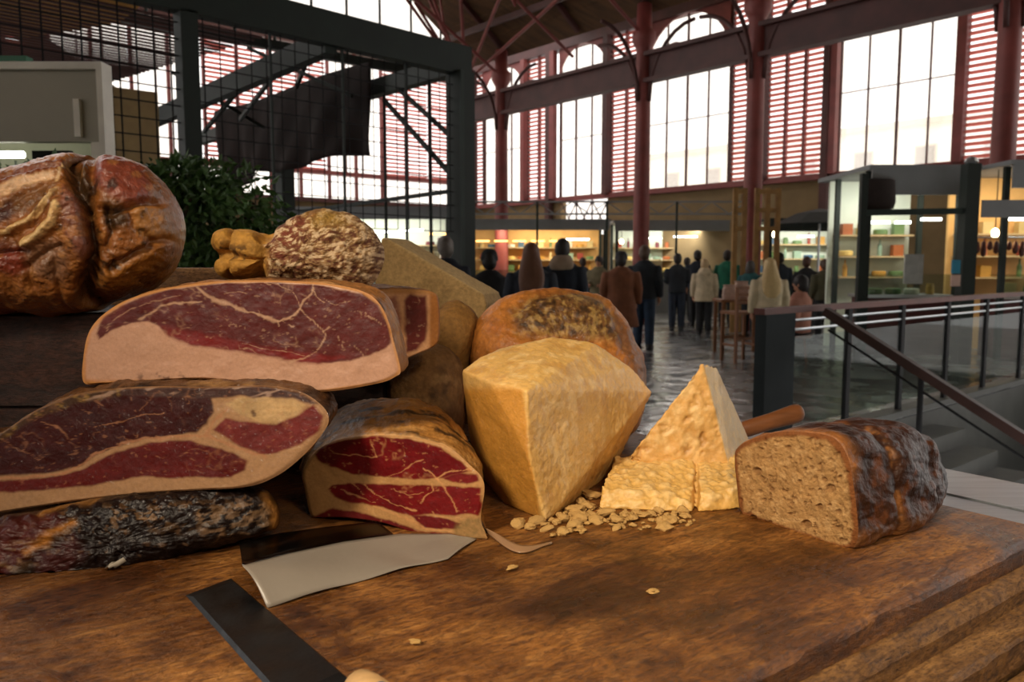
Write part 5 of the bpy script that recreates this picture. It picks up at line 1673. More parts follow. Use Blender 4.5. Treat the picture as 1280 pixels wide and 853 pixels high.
def wires(a, b, z0, z1, st, r):
    L = np.linalg.norm(b - a); d = (b - a) / L
    for i in range(int(L / st) + 1):
        wm.bar(a + d * i * st + Z3 * z0, a + d * i * st + Z3 * z1, r, r)
    for k in range(int((z1 - z0) / st) + 1):
        wm.bar(a + Z3 * (z0 + k * st), b + Z3 * (z0 + k * st), r, r)
wires(P4, P0, 1.9, CZ, .15, .011); wires(P0, P1, 1.9, CZ, .16, .009)
o = wm.build('wire_mesh', M_black, cg); o['kind'] = 'stuff'
# cage roof of slats
rs = MB()
for i in range(34):
    t = 1.2 + i * .22
    rs.bar(P0 + CAx * t + Z3 * (CZ + .26 + .02 * i) - CB * 3.5, P0 + CAx * t + Z3 * (CZ + .26 + .02 * i) + CB * 1.3, .045, .02)
o = rs.build('roof_slats', M_red_d, cg); o['kind'] = 'stuff'
# dark tarpaulin hanging from the cage beam
M_tarp = mat('black_brown_tarpaulin', '#1f1613', rough=.85, var=.2, scale=2, spec=.1)
def tarp_pt(u, v):
    t = 1.72 + 5.8 * u
    p = P1 + CAx * t
    zt = 4.24 + .14 * u + .03 * math.sin(u * 7); zb = 2.98 + .12 * u + .10 * math.sin(u * 11) * .5 - (.15 if u > .75 else 0)
    f = .10 * math.sin(u * 26 + v * 3) * v + .05 * math.sin(u * 47 - v * 5) * v + .25 * v * math.sin(u * 5)
    return p + np.array([-CAx[1], CAx[0], 0]) * (f * .6 + .22) + Z3 * (zt * (1 - v) + zb * v)
sheet('tarpaulin', 'dark tarpaulin hanging in folds from the cage beam', 'tarpaulin', tarp_pt, 60, 14, M_tarp, thick=.006)
# tan awning at the upper left
M_awn = mat('tan_awning', '#d09a4a', rough=.8, var=.2, scale=1.5)
aw = [at(-60, -20, 9.2), at(-60, 30, 10.4), at(30, 48, 10.6), at(150, 28, 10.8), at(190, -4, 10.2), at(120, -50, 8.8)]
tag(MB().prism([p for p in aw], Z3 * .04).build('awning', M_awn), 'tan awning panel above the wire mesh', 'awning')

# ---------------- neighbouring stall with light box
M_lbox = mat('grey_light_box', '#a29d8c', rough=.5, var=.08, scale=3)
M_whtrim = mat('off_white_trim', '#e6e2d6', rough=.5, var=.08)
M_grn = mat('bright_green_trim', '#1f6b4c', rough=.5, var=.1)
ns = thing('light_box_stall', 'neighbouring stall with a grey light box canopy and tube lamp', 'stall', (-2.6, 4.4, 0))
x1 = (137 - 640) / 1000 * 4.0
MB().box((-3.6, 4.0, 2.10), (x1, 4.06, 2.44)).build('canopy_box', M_lbox, ns)
MB().box((-3.6, 3.97, 2.44), (x1 + .03, 4.07, 2.475)).build('top_trim', M_whtrim, ns)
MB().box((x1 + .001, 3.97, 1.95), (x1 + .03, 4.07, 2.4395)).build('edge_trim', M_whtrim, ns)
MB().box((-3.6, 4.0, 2.476), (x1 - .35, 4.06, 2.51)).build('roof_strip', M_grn, ns)
MB().tube([(-3.5, 4.25, 2.07), (-2.55, 4.25, 2.07)], .018, 10).build('tube_lamp', glow('tube_light', '#f3f1d8', 9.0), ns)
MB().box((-2.5, 4.24, 2.0), (-2.3, 4.27, 2.09)).build('lamp_holder', M_black, ns)
MB().box((-3.6, 4.73, 1.05), (-2.37, 4.76, 2.3)).build('back_panel', mat('pale_green_panel', '#a9ad98', rough=.6, var=.06), ns)
for x in (-3.5, x1 - .06):
    MB().box((x - .0, 4.01, 0), (x + .045, 4.05, 2.0995)).build('post', M_whtrim, ns)
MB().box((-3.6, 4.1, 0), (x1 - .12, 4.6, 1.0)).build('counter', M_green2, ns)
MB().box((x1 - .12, 3.975, 2.12), (x1 - .09, 3.9995, 2.3)).build('clip', M_whtrim, ns)

# beige partition and red post behind it
pt = thing('partition', 'beige partition board with a red edge post behind the mesh', 'partition', at(178, 300, 9.4) * [1, 1, 0])
pa, pb = at(150, 300, 9.3), at(204, 300, 9.6)
MB().bar(np.array([pa[0], pa[1], 1.75]), np.array([pb[0], pb[1], 1.75]), .05, 3.5).build('board', mat('beige_board', '#b59a6d', rough=.8, var=.1), pt)
MB().obox(np.array([pa[0] - .06, pa[1], 1.75]), np.array([.045, 0, 0]), np.array([0, .045, 0]), Z3 * 1.75).build('edge_post', M_red, pt)

# ---------------- leafy shrub
M_leaf = mat('dark_leaf', '#4a6b38', rough=.5, var=.45, scale=6, spec=.4)
M_stem = mat('stem_brown', '#3d2c1c', rough=.8)
M_terra = mat('terracotta', '#8a4b30', rough=.8)
sh = thing('leafy_shrub', 'dense dark green shrub behind the boned ham', 'shrub', (-1.62, 3.3, 0))
MB().lathe([(.20, 0), (.27, .02), (.32, .45), (.35, .46), (.35, .52), (.30, .52), (.29, .46)], (-1.62, 3.3, 0), 20).build('pot', M_terra, sh, True)
for k in range(7):
    a = k * .9
    MB().tube([(-1.62 + .05 * math.cos(a), 3.3 + .05 * math.sin(a), .45), (-1.62 + .2 * math.cos(a), 3.3 + .15 * math.sin(a), 1.2), (-1.55 + .5 * math.cos(a), 3.3 + .25 * math.sin(a), 1.75)], [.02, .015, .006], 7).build('stem', M_stem, sh)
lm = MB(); r2 = random.Random(3)
cl = [(-1.5, 3.3, 1.62, .45, .30, .30), (-1.2, 3.25, 1.66, .30, .25, .26), (-1.9, 3.35, 1.68, .35, .25, .24), (-1.1, 3.3, 1.45, .22, .2, .25), (-1.5, 3.3, 1.3, .55, .3, .25), (-1.35, 3.3, 1.80, .22, .18, .13)]
for _ in range(9000):
    c = r2.choice(cl)
    u = np.array([r2.gauss(0, 1), r2.gauss(0, 1), r2.gauss(0, 1)]); u /= np.linalg.norm(u)
    rad = r2.uniform(.45, 1.05)
    p = np.array(c[:3]) + u * np.array(c[3:]) * rad
    dr = unit(u * .6 + np.array([r2.gauss(0, .5), r2.gauss(0, .5), r2.gauss(-.5, .5)]))
    sd = unit(np.cross(dr, [r2.gauss(0, 1), r2.gauss(0, 1), r2.gauss(0, 1)]))
    l = r2.uniform(.03, .06); w = l * .24
    nrm = np.cross(dr, sd)
    lm.add([p, p + dr * l * .5 + sd * w + nrm * .004, p + dr * l, p + dr * l * .5 - sd * w + nrm * .004], [(0, 1, 2), (0, 2, 3)])
o = lm.build('foliage', M_leaf, sh); o['kind'] = 'stuff'

# ---------------- market stalls
M_grey = mat('grey_fascia', '#7d8082', rough=.6, var=.08, scale=3)
M_warm = mat('warm_panel', '#d6a866', rough=.7, var=.15, scale=2)
M_mint = mat('pale_mint_panel', '#d3dccb', rough=.6, var=.08, scale=2)
M_stallred = mat('deep_red_front', '#4d1d1c', rough=.5, var=.15)
M_shelf = mat('shelf_board', '#b39a70', rough=.7, var=.15)
M_case = glass('display_glass', '#e3ebe6', .10, .05)
G_cool = glow('cool_tube', '#eef4ea', 9.0)
G_warm = glow('warm_strip', '#ffb35c', 4.5)
G_bulb = glow('warm_bulb', '#ffd9a0', 30.0)
GOODS = ['#b98a3a', '#8c3a2a', '#c9b27a', '#5f7a4a', '#d8cfc0', '#3d5a72', '#a35a2c', '#e0c070', '#6d2f38', '#88a089']
good_mats = [mat('goods_%s' % 'abcdefghij'[i], c, rough=.5, var=.1) for i, c in enumerate(GOODS)]
GCOL = ['ochre', 'brick red', 'straw', 'leaf green', 'off white', 'slate blue', 'rust orange', 'pale yellow', 'plum', 'sage green']
good_names = ['jar', 'box', 'bottle', 'round_cheese']
GL = {}
def good_mesh(kind, mi):
    k = (kind, mi)
    if k in GL: return GL[k]
    mb = MB()
    if kind == 'jar': mb.lathe([(.055, 0), (.065, .01), (.065, .13), (.05, .15), (.055, .152), (.055, .18), (.0, .18)][:-1], n=10)
    elif kind == 'bottle': mb.lathe([(.04, 0), (.042, .01), (.042, .18), (.016, .24), (.016, .31)], n=10)
    elif kind == 'round_cheese': mb.lathe([(.10, 0), (.125, .015), (.125, .085), (.10, .10)], n=14)
    else:
        mb.box((-.09, -.07, 0), (.09, .07, .20)); mb.box((-.06, -.0705, .05), (.06, -.0702, .15))
    o = mb.build(kind, good_mats[mi]); GL[k] = o.data; bpy.data.objects.remove(o)
    return GL[k]
rg = random.Random(21)
def stall(label, x0, x1, Y, wallmat, frontmat, z_can, lights, canopy_mat, depth=1.6, goods=12, gtag='', fascia=.25, glassy=True, seed=1, wattage=.7):
    """stall between photo columns x0 and x1 whose counter front stands Y ahead"""
    X0 = (x0 - 640) / 1000 * Y; X1 = (x1 - 640) / 1000 * Y; xm = (X0 + X1) / 2
    r = thing('market_stall', label, 'stall', (xm, Y + depth / 2, 0))
    MB().box((X0 + .05, Y, 0), (X1 - .05, Y + .6, .95)).build('counter', frontmat, r)
    MB().box((X0, Y - .05, .951), (X1, Y + .65, 1.0)).build('counter_top', M_steel, r)
    MB().box((X0, Y + depth, 0), (X1, Y + depth + .06, z_can)).build('back_wall', wallmat, r)
    sh_z = [1.25, 1.62, 2.0]
    for z in sh_z:
        MB().box((X0 + .08, Y + depth - .35, z), (X1 - .08, Y + depth - .002, z + .03)).build('shelf', M_shelf, r)
    for x in (X0, X1):
        for y in (Y - .05, Y + depth - .4):
            MB().box((x - .04, y, 0), (x + .04, y + .08, z_can)).build('post', M_green, r)
    MB().box((X0 - .15, Y - .35, z_can + .001), (X1 + .15, Y + depth + .2, z_can + .07)).build('roof', canopy_mat, r)
    if fascia:
        MB().box((X0 - .1, Y - .34, z_can - fascia), (X1 + .1, Y - .30, z_can)).build('fascia', canopy_mat, r)
    if glassy:
        MB().box((X0 + .06, Y, 1.32), (X1 - .06, Y + .4, 1.335)).build('case_top', M_case, r)
        n = max(1, int((X1 - X0) / 1.2))
        for i in range(n):
            a0 = X0 + .06 + (X1 - X0 - .12) * i / n; a1 = X0 + .06 + (X1 - X0 - .12) * (i + 1) / n
            MB().box((a0 + .01, Y - .01, 1.001), (a1 - .01, Y + .0, 1.319)).build('case_glass', M_case, r)
    for (fx, z, ln, g) in lights:
        xc = X0 + (X1 - X0) * fx
        if g is G_bulb:
            tp = MB(); tp.tube([(xc, Y + .35, z + .08), (xc, Y + .35, z_can)], .008, 6); c = tp.build('cord', M_black, r)
            MB().ell((xc, Y + .35, z), .055, .055, .075).build('bulb', g, c, True)
        else:
            MB().box((xc - ln * .4, Y + .3, z - .02), (xc + ln * .4, Y + .36, z + .02)).build('lamp_tube', g, r)
    lt = bpy.data.lights.new('stall_tube_light', 'AREA'); lt.shape = 'RECTANGLE'; lt.size = max(.5, (X1 - X0) * .8); lt.size_y = .15
    lt.energy = 16 * (X1 - X0) * wattage; lt.color = (1.0, .86, .62) if wallmat is M_warm else (1.0, .97, .88)
    lq = bpy.data.objects.new('stall_tube_light', lt); COL.objects.link(lq); lq.location = (xm, Y + .5, z_can - .15); lq.rotation_euler = (math.radians(25), 0, 0); lq.parent = r; lq.location = (0, Y + .5 - (Y + depth / 2), z_can - .15)
    slots = [(z, xx) for z in sh_z + [1.0] for xx in np.arange(X0 + .25, X1 - .2, .31)]
    rg.shuffle(slots)
    for z, xx in slots[:goods * 2]:
        k = rg.choice(good_names); mi = rg.randrange(len(good_mats))
        y = Y + depth - .18 if z > 1.1 else Y + .2
        o = bpy.data.objects.new(k, good_mesh(k, mi)); COL.objects.link(o)
        o.location = (xx, y, z + (.0302 if z > 1.1 else .0005))
        row = {1.25: 'lowest shelf', 1.62: 'middle shelf', 2.0: 'top shelf', 1.0: 'counter'}[z]
        tag(o, '%s %s on the %s of the %s' % (GCOL[mi], k.replace('_', ' '), row, gtag), k.replace('_', ' '), '%s %s goods, %s, %s' % (GCOL[mi], k.replace('_', ' '), row, gtag))
    return r
stall('stall with a row of warm strip lamps behind the group in dark coats', 590, 755, 24.0, M_warm, M_stallred, 2.75, [(.08, 2.2, .5, G_warm), (.22, 2.2, .5, G_warm), (.36, 2.2, .5, G_warm), (.50, 2.2, .5, G_warm), (.64, 2.2, .5, G_warm), (.8, 2.25, .9, G_cool)], M_grey, goods=22, gtag='warm lit stall')
stall('mint walled stall with cool tube lamps behind the standing shoppers', 770, 930, 24.6, M_mint, M_grey, 2.75, [(.28, 2.3, .8, G_cool), (.55, 2.35, .9, G_cool), (.80, 2.35, .7, G_cool), (.05, 2.2, .1, G_bulb)], M_grey, goods=22, gtag='mint stall')
stall('dim stall with scattered lamps seen through the cage', 372, 560, 21.0, M_mint, M_green2, 2.9, [(.2, 2.35, .7, G_cool), (.55, 2.35, .5, G_cool), (.75, 2.4, .8, G_cool), (.92, 2.3, .6, G_warm), (.40, 2.3, .1, G_bulb)], M_grey, goods=20, gtag='stall behind the cage')
stall('stall under a dark sloping canopy beyond the stout column', 960, 1072, 20.0, M_mint, M_green2, 2.55, [(.1, 2.25, .1, G_bulb), (.85, 2.2, .8, G_cool), (.45, 2.2, .5, G_cool)], M_green, goods=18, gtag='dark canopy stall')
stall('green framed glass stall with grey sign board and mint interior', 1080, 1192, 13.2, M_mint, M_stallred, 3.0, [(.25, 2.2, .35, G_cool), (.5, 2.2, .3, G_cool), (.82, 2.25, .4, G_cool)], M_grey, goods=16, gtag='glass stall', fascia=.4)
stall('amber walled stall with long tube lamp and hanging meats', 1249, 1360, 12.6, M_warm, M_stallred, 3.0, [(.55, 2.22, 1.3, G_cool), (.06, 2.0, .1, G_bulb), (.4, 2.8, .5, G_warm)], M_grey, goods=10, gtag='amber stall', fascia=.35)
# details of the right stalls
sd_ = thing('stall_frame', 'thick dark green post and crossbeam framing the glass and amber stalls', 'frame', at(1209, 360, 12.2) * [1, 1, 0])
pp = at(1209, 300, 12.2)
MB().box((pp[0] - .10, pp[1] - .1, 0), (pp[0] + .10, pp[1] + .1, 3.0)).build('post', M_green, sd_)
MB().lathe([(.08, 0), (.1, .03), (.07, .09), (.02, .11)], (pp[0], pp[1], 3.0), 12).build('finial', M_steel, sd_)
pq = at(1077, 300, 12.6)
MB().bar((pp[0] - .1, pp[1], 2.3), (pq[0], pq[1], 2.3), .08, .09).build('crossbeam', M_green2, sd_)
MB().box((pq[0] - .05, pq[1] - .05, 0), (pq[0] + .05, pq[1] + .05, 2.9)).build('post', M_green, sd_)
def sign(label, x0, x1, y0, y1, Y, m, name='sign_board', cat='sign'):
    a_ = at(x0, y1, Y); b_ = at(x1, y0, Y)
    o = MB().box((a_[0], Y, a_[2]), (b_[0], Y + .03, b_[2])).build(name, m, None, loc=((a_[0] + b_[0]) / 2, Y, a_[2]))
    return tag(o, label, cat)
sign('plain grey sign board above the amber stall front', 1227, 1330, 250, 272, 12.15, M_grey)
sign('grey white notice sheet behind the glass stall counter', 1130, 1155, 318, 355, 13.0, mat('notice_grey', '#a9a9a6', rough=.8), 'notice', 'notice')
sign('bright blue narrow sign on the thick green post', 1190, 1201, 325, 342, 12.09, mat('sign_blue', '#1f7f9e', rough=.5))
sign('pale pink narrow sheet below the blue sign', 1189, 1201, 344, 358, 12.09, mat('sheet_pink', '#c9a79a', rough=.7), 'notice', 'notice')
M_sausage = mat('hung_sausage', '#5a2a1c', rough=.5, var=.3, scale=12)
hr = thing('meat_rack', 'steel rail for meats in the amber stall', 'rail', at(1250, 298, 12.75) * [1, 1, 0] + Z3 * 1.93)
pr0 = at(1216, 297, 12.75); pr1 = at(1340, 297, 12.75)
MB().tube([pr0, pr1], .012, 8).build('rail', M_steel, hr)
for i in range(11):
    p = at(1222 + i * 8, 299, 12.75)
    L = .16 + .06 * math.sin(i * 2.1)
    mb = MB(); mb.tube([p, p - Z3 * .03, p - Z3 * (.05), p - Z3 * (.08 + L * .5), p - Z3 * (.05 + L), p - Z3 * (.07 + L)], [.006, .006, .03, .045, .035, .008], 9)
    tag(mb.build('sausage', M_sausage, None, True, loc=p), 'dark sausage hanging from the rail in the amber stall', 'sausage', 'sausages hanging in the amber stall')
# wooden racks around the stout column
M_rackw = mat('rack_wood', '#8f6a38', rough=.7, var=.25, scale=5)
for k, (x0, x1) in enumerate(((919, 932), (946, 974))):
    rk = thing('wooden_rack', ['narrow wooden rack on the cage side of the stout column', 'wider wooden rack on the sign side of the stout column'][k], 'rack', at((x0 + x1) / 2, 300, 17.6) * [1, 1, 0])
    a_ = at(x0, 292, 17.6); b_ = at(x1, 235, 17.6)
    for x in np.linspace(a_[0], b_[0], 2 if k == 0 else 3):
        MB().box((x - .05, 17.6, 0), (x + .05, 17.7, b_[2])).build('upright', M_rackw, rk)
    for z in np.linspace(a_[2] + .1, b_[2] - .08, 3):
        MB().box((a_[0], 17.58, z - .05), (b_[0], 17.5998, z + .05)).build('slat', M_rackw, rk)
# dark umbrella-like canopy
M_dark = mat('dark_canopy_cloth', '#1c2524', rough=.8, var=.2)
uc = at(1025, 262, 18.1)
um = thing('market_umbrella', 'dark market umbrella spread before the canopy stall', 'umbrella', (uc[0], 18.1, 0))
MB().lathe([(.02, uc[2] + .02), (.5, uc[2] - .08), (1.05, uc[2] - .33), (1.04, uc[2] - .36), (.5, uc[2] - .12), (.02, uc[2] - .02)], (uc[0], 18.1, 0), 8).build('canopy', M_dark, um)
MB().tube([(uc[0], 18.1, 0), (uc[0], 18.1, uc[2] - .02)], .03, 8).build('pole', M_steel, um)
MB().lathe([(.3, 0), (.3, .06), (.06, .1)], (uc[0], 18.1, 0), 14).build('base', M_grey, um)
# hanging brown sack
hb = at(1098, 243, 12.74)
sk = MB(); sk.loft([ring((hb[0], hb[1], hb[2] + z), w, .09, 14) for z, w in ((.24, .20), (.22, .26), (.05, .27), (-.12, .28), (-.22, .25), (-.25, .15))])
tag(sk.build('hanging_sack', mat('brown_sackcloth', '#2d2320', rough=.9, var=.2), None, True, loc=(hb[0], hb[1], hb[2] - .25)), 'dark brown sack hanging under the glass stall roof', 'sack')
# thin truss rail along the stall roofs
trs = thing('roof_truss_rail', 'grey lattice rail running over the row of stall roofs', 'truss', (2, 23.3, 2.95))
tx0, tx1 = (585 - 640) / 1000 * 23.4, (930 - 640) / 1000 * 23.4
for z in (2.95, 3.3):
    MB().bar((tx0, 23.4, z), (tx1, 23.4, z), .05, .05).build('chord', M_grey, trs)
n = 16
for i in range(n):
    xa = tx0 + (tx1 - tx0) * i / n; xb = tx0 + (tx1 - tx0) * (i + 1) / n
    MB().bar((xa, 23.4, 2.95 if i % 2 else 3.3), (xb, 23.4, 3.3 if i % 2 else 2.95), .03, .03).build('web_bar', M_grey, trs)
for x in np.linspace(tx0, tx1, 5):
    MB().box((x - .03, 23.37, 0), (x + .03, 23.43, 3.3)).build('post', M_green2, trs)

# ---------------- unseen lamps above our counter, the second added as fill
M_shade = mat('enamel_shade', '#2d4438', rough=.3, var=.05, coat=.4)
nS = 24
for (LP, _t, _e), axl, lab in zip(LAMPS, LAMP_DIR, ('unseen green enamel lamp carrying the key light over the hams', 'unseen green enamel lamp added as fill over the bread')):
    pl = thing('unseen_lamp', lab, 'lamp', (LP[0], LP[1], 2.6))
    sl = MB()
    ux = unit(np.cross(axl, [0, 0, 1])); uy = np.cross(axl, ux)
    prof = [(.24, -.05), (.215, .05), (.15, .13), (.06, .18), (.05, .24), (.045, .24), (.05, .175), (.14, .125), (.205, .045), (.23, -.05)]
    rings = [[np.array(LP) + axl * z + (ux * math.cos(q) + uy * math.sin(q)) * r for q in np.linspace(0, 2 * math.pi, nS, endpoint=False)] for r, z in prof]
    sl.loft(rings, cap=False); sl.build('shade', M_shade, pl, True)
    MB().tube([np.array(LP) + axl * .2, np.array([LP[0], LP[1], 3.1]), np.array([LP[0], LP[1], 4.2])], .012, 8).build('cord', M_black, pl)
# ================================================================== PEOPLE
SKIN = mat('skin', '#a9785c', rough=.55, var=.06, scale=12)
M_eye = mat('eye_dark', '#1b1512', rough=.2, var=0)
BODY = {}
def body_mesh(pose):
    """one continuous human figure, 1.75 m, facing +Y"""
    if pose in BODY: return BODY[pose]
    mb = MB()
    seat = pose == 'sit'
    dz = -.47 if seat else 0
    # torso
    prof = [(.92, .155, .10), (1.0, .165, .11), (1.10, .145, .10), (1.20, .15, .105), (1.32, .175, .115), (1.41, .17, .10), (1.46, .10, .07), (1.50, .055, .055), (1.56, .052, .055)]
    mb.loft([ring((0, 0, z + dz), a, b, 16) for z, a, b in prof])
    # head with jaw, nose, ears, brow
    mb.ell((0, .01, 1.645 + dz), .075, .095, .115, 16, 12)
    mb.ell((0, .045, 1.585 + dz), .05, .055, .055)
    mb.ell((0, .105, 1.635 + dz), .013, .02, .028); mb.ell((0, .08, 1.675 + dz), .055, .025, .018)
    mb.ell((0, .088, 1.588 + dz), .024, .016, .010)
    for s in (-1, 1):
        mb.ell((s * .078, 0, 1.635 + dz), .012, .022, .034)
        # leg
        if seat:
            mb.tube([(s * .09, 0, .47), (s * .10, .22, .49), (s * .10, .44, .49), (s * .10, .46, .40), (s * .10, .45, .22), (s * .10, .44, .08)], [.095, .085, .065, .06, .058, .042], 12)
            mb.ell((s * .10, .49, .05), .042, .115, .045)
        else:
            mb.tube([(s * .085, 0, .95), (s * .09, .005, .75), (s * .095, .01, .52), (s * .097, -.005, .36), (s * .10, -.01, .12), (s * .10, -.01, .07)], [.098, .085, .06, .06, .042, .042], 12)
            mb.ell((s * .105, .045, .045), .042, .115, .042)
        # arm, hand, fingers
        sh_, el, wr = ((s * .18, 0, 1.42 + dz), (s * .235, -.02, 1.14 + dz), (s * .24, .06, .90 + dz))
        if pose in ('bent', 'sit'):
            el = (s * .24, -.02, 1.15 + dz); wr = (s * .15, .22, 1.10 + dz)
        mb.tube([sh_, ((sh_[0] + el[0]) / 2, el[1] / 2, (sh_[2] + el[2]) / 2), el, tuple((np.array(el) * .5 + np.array(wr) * .5)), wr], [.055, .047, .039, .036, .027], 10)
        d = unit(np.array(wr) - np.array(el)); lat_ = unit(np.cross(d, [s, 0, 0])) if pose == 'stand' else unit([0, .3, 1])
        lat_ = unit(lat_ - d * np.dot(lat_, d)); nn = np.cross(d, lat_)
        w0 = np.array(wr)
        mb.tube([w0, w0 + d * .045, w0 + d * .09], [.026, .034, .030], 8)
        for k, (off, ln) in enumerate(((-.027, .062), (-.009, .078), (.009, .073), (.027, .056))):
            q = w0 + d * .085 + lat_ * off
            mb.tube([q, q + d * ln * .45 + nn * .004, q + d * ln * .8 + nn * .016, q + d * ln * .95 + nn * .028], [.0095, .009, .0085, .007], 6)
        q = w0 + d * .03 - lat_ * .028
        mb.tube([q, q + d * .03 - lat_ * .02 + nn * .008, q + d * .06 - lat_ * .022 + nn * .018], [.012, .011, .008], 6)
    V, F = remesh(mb, .0095, 3, .5)
    o = mesh_obj('body', V, F, SKIN, None, True, local=True)
    BODY[pose] = o.data; bpy.data.objects.remove(o)
    return BODY[pose]
CL = {}
def cloth(kind, key, mk, voxel=.02, sm=4):
    k = (kind,) + key
    if k not in CL:
        mb = MB(); mk(mb); V, F = remesh(mb, voxel, sm, .5)
        n = vert_normals(V, F); V = V + n * (.010 + .006 * fbm(V * np.array([14, 14, 6]), 3, 5))[:, None]
        CL[k] = (V, F)
    return CL[k]
def jacket(mb, pose, hem, flare, bulk):
    dz = -.47 if pose == 'sit' else 0
    hem = max(hem, .93) if pose == 'sit' else hem
    pr = [(hem, .185 * flare, .14 * flare), (hem + (1.0 - hem) * .5 if hem < .95 else hem + .02, .18 * (1 + flare) / 2, .135 * (1 + flare) / 2), (1.06, .175, .13), (1.2, .18, .135), (1.33, .20, .14), (1.42, .185, .12), (1.475, .12, .09), (1.515, .075, .075)]
    mb.loft([ring((0, 0, z + dz), a * bulk, b * bulk, 18, p=2.4) for z, a, b in pr])
    for s in (-1, 1):
        sh_, el, wr = np.array((s * .18 * bulk, 0, 1.415 + dz)), np.array((s * .238 * bulk, -.02, 1.14 + dz)), np.array((s * .245 * bulk, .055, .91 + dz))
        if pose in ('bent', 'sit'):
            el = np.array((s * .245, -.02, 1.15 + dz)); wr = np.array((s * .16, .20, 1.105 + dz))
        mb.tube([sh_, (sh_ + el) / 2, el, (el + wr) / 2, wr], [.078 * bulk, .07 * bulk, .06 * bulk, .056, .048], 10)
def trousers(mb, pose):
    if pose == 'sit':
        mb.loft([ring((0, 0, z), a, b, 16) for z, a, b in ((.40, .17, .13), (.47, .185, .14), (.56, .175, .13))])
        for s in (-1, 1):
            mb.tube([(s * .09, 0, .47), (s * .10, .22, .49), (s * .10, .45, .49), (s * .10, .47, .38), (s * .10, .45, .2), (s * .10, .44, .09)], [.11, .10, .085, .08, .072, .065], 12)
        return
    mb.loft([ring((0, 0, z), a, b, 16) for z, a, b in ((.84, .16, .12), (.92, .178, .13), (1.02, .172, .125), (1.06, .165, .12))])
    for s in (-1, 1):
        mb.tube([(s * .085, 0, .93), (s * .09, .005, .75), (s * .097, .01, .5), (s * .10, -.005, .3), (s * .102, -.01, .10)], [.105, .10, .082, .075, .068], 12)
def shoe(mb, s, pose):
    y = .44 if pose == 'sit' else -.01
    mb.ell((s * .105, y + .055, .045), .052, .135, .05, 14, 8); mb.box((s * .105 - .045, y - .05, .002), (s * .105 + .045, y + .16, .03)); mb.tube([(s * .102, y, .05), (s * .102, y, .13)], .058, 10)
def hair(mb, style, dz):
    if style == 'bald':
        mb.ell((0, -.012, 1.648 + dz), .082, .092, .075); return
    mb.ell((0, -.006, 1.672 + dz), .088, .104, .102, 16, 10)
    mb.ell((0, -.035, 1.628 + dz), .086, .078, .095)
    if style == 'long':
        mb.loft([ring((0, y, z + dz), a, b, 14) for z, y, a, b in ((1.66, -.03, .09, .085), (1.58, -.06, .105, .075), (1.47, -.10, .13, .065), (1.36, -.14, .14, .055), (1.24, -.165, .125, .045), (1.16, -.165, .07, .03))])
    if style == 'bob':
        mb.loft([ring((0, y, z + dz), a, b, 14) for z, y, a, b in ((1.66, -.02, .095, .10), (1.58, -.035, .105, .09), (1.50, -.04, .095, .07), (1.47, -.04, .06, .05))])
def cap(mb, dz):
    mb.lathe([(.0001, .125), (.05, .12), (.085, .09), (.10, .03), (.102, -.01), (.095, -.012)], (0, -.002, 1.655 + dz), 18); mb.ell((0, .10, 1.655 + dz), .06, .06, .012)
def hood(mb, dz):
    mb.loft([ring((0, y, z + dz), a, b, 14) for z, y, a, b in ((1.40, -.10, .13, .06), (1.46, -.09, .15, .085), (1.52, -.06, .125, .095), (1.56, -.045, .095, .085))])
def person(label, x, top, Y, coat, legs, haircol, style='short', hem=.88, flare=1.0, bulk=1.08, turn=0, pose='stand', extra=None, extracol=None, shoes='#17161a', bag=None):
    zt = CAM_Z + (330.3 - top) / 1000 * Y
    std = 1.77 - (.47 if pose == 'sit' else 0)
    k = zt / std
    X = (x - 640) / 1000 * Y
    r = thing('person', label, 'person', (X, Y, 0), math.radians(turn) - math.atan2(X, Y), group='shoppers in the hall')
    r.scale = (k, k, k)
    dz = -.47 if pose == 'sit' else 0
    def part(nm, VF, m):
        o = mesh_obj(nm, VF[0], VF[1], m, None, True, local=True); o.parent = r; return o
    b = bpy.data.objects.new('body', body_mesh(pose)); COL.objects.link(b); b.parent = r
    nm = 'cloth_' + coat[1:]
    part('coat' if hem < .8 else 'jacket', cloth('j', (pose, hem, flare, bulk), lambda mb: jacket(mb, pose, hem, flare, bulk)), mat(nm, coat, rough=.85, var=.2, scale=9, bump=.3, bscale=30))
    part('trousers', cloth('t', (pose,), lambda mb: trousers(mb, pose)), mat('cloth_' + legs[1:], legs, rough=.85, var=.2, scale=9))
    for s in (-1, 1):
        part('shoe', cloth('s', (s, pose), lambda mb: shoe(mb, s, pose), .012, 2), mat('shoe_' + shoes[1:], shoes, rough=.5))
        e = MB(); e.ell((s * .03, .098, 1.652 + dz), .012, .008, .008, 8, 6); o = e.build('eye', M_eye, None, True, local=True); o.parent = r
    if style:
        part('hair', cloth('h', (style, pose), lambda mb: hair(mb, style, dz), .012, 3), mat('hair_' + haircol[1:], haircol, rough=.6, var=.25, scale=30, stretch=(8, 8, 1)))
    if extra == 'cap':
        part('cap', cloth('c', (pose,), lambda mb: cap(mb, dz), .012, 2), mat('cloth_' + extracol[1:], extracol, rough=.85, var=.2, scale=9))
    if extra == 'hood':
        part('hood', cloth('hd', (pose,), lambda mb: hood(mb, dz), .014, 3), mat('cloth_' + extracol[1:], extracol, rough=.9, var=.2, scale=9))
    return r
NV = '#1d2430'; BK = '#1b1c1f'; JN = '#232c3a'
person('person with grey hair in a dark navy jacket by the green cage post', 557, 296, 9.6, NV, BK, '#77706a', turn=12)
person('person in a black knit cap and black coat next to the green cage post', 612, 313, 9.4, BK, BK, '#201a17', extra='cap', extracol='#1f2022', bulk=1.15)
person('person with long brown hair over a dark jacket', 664, 304, 9.0, NV, BK, '#6b4632', style='long')
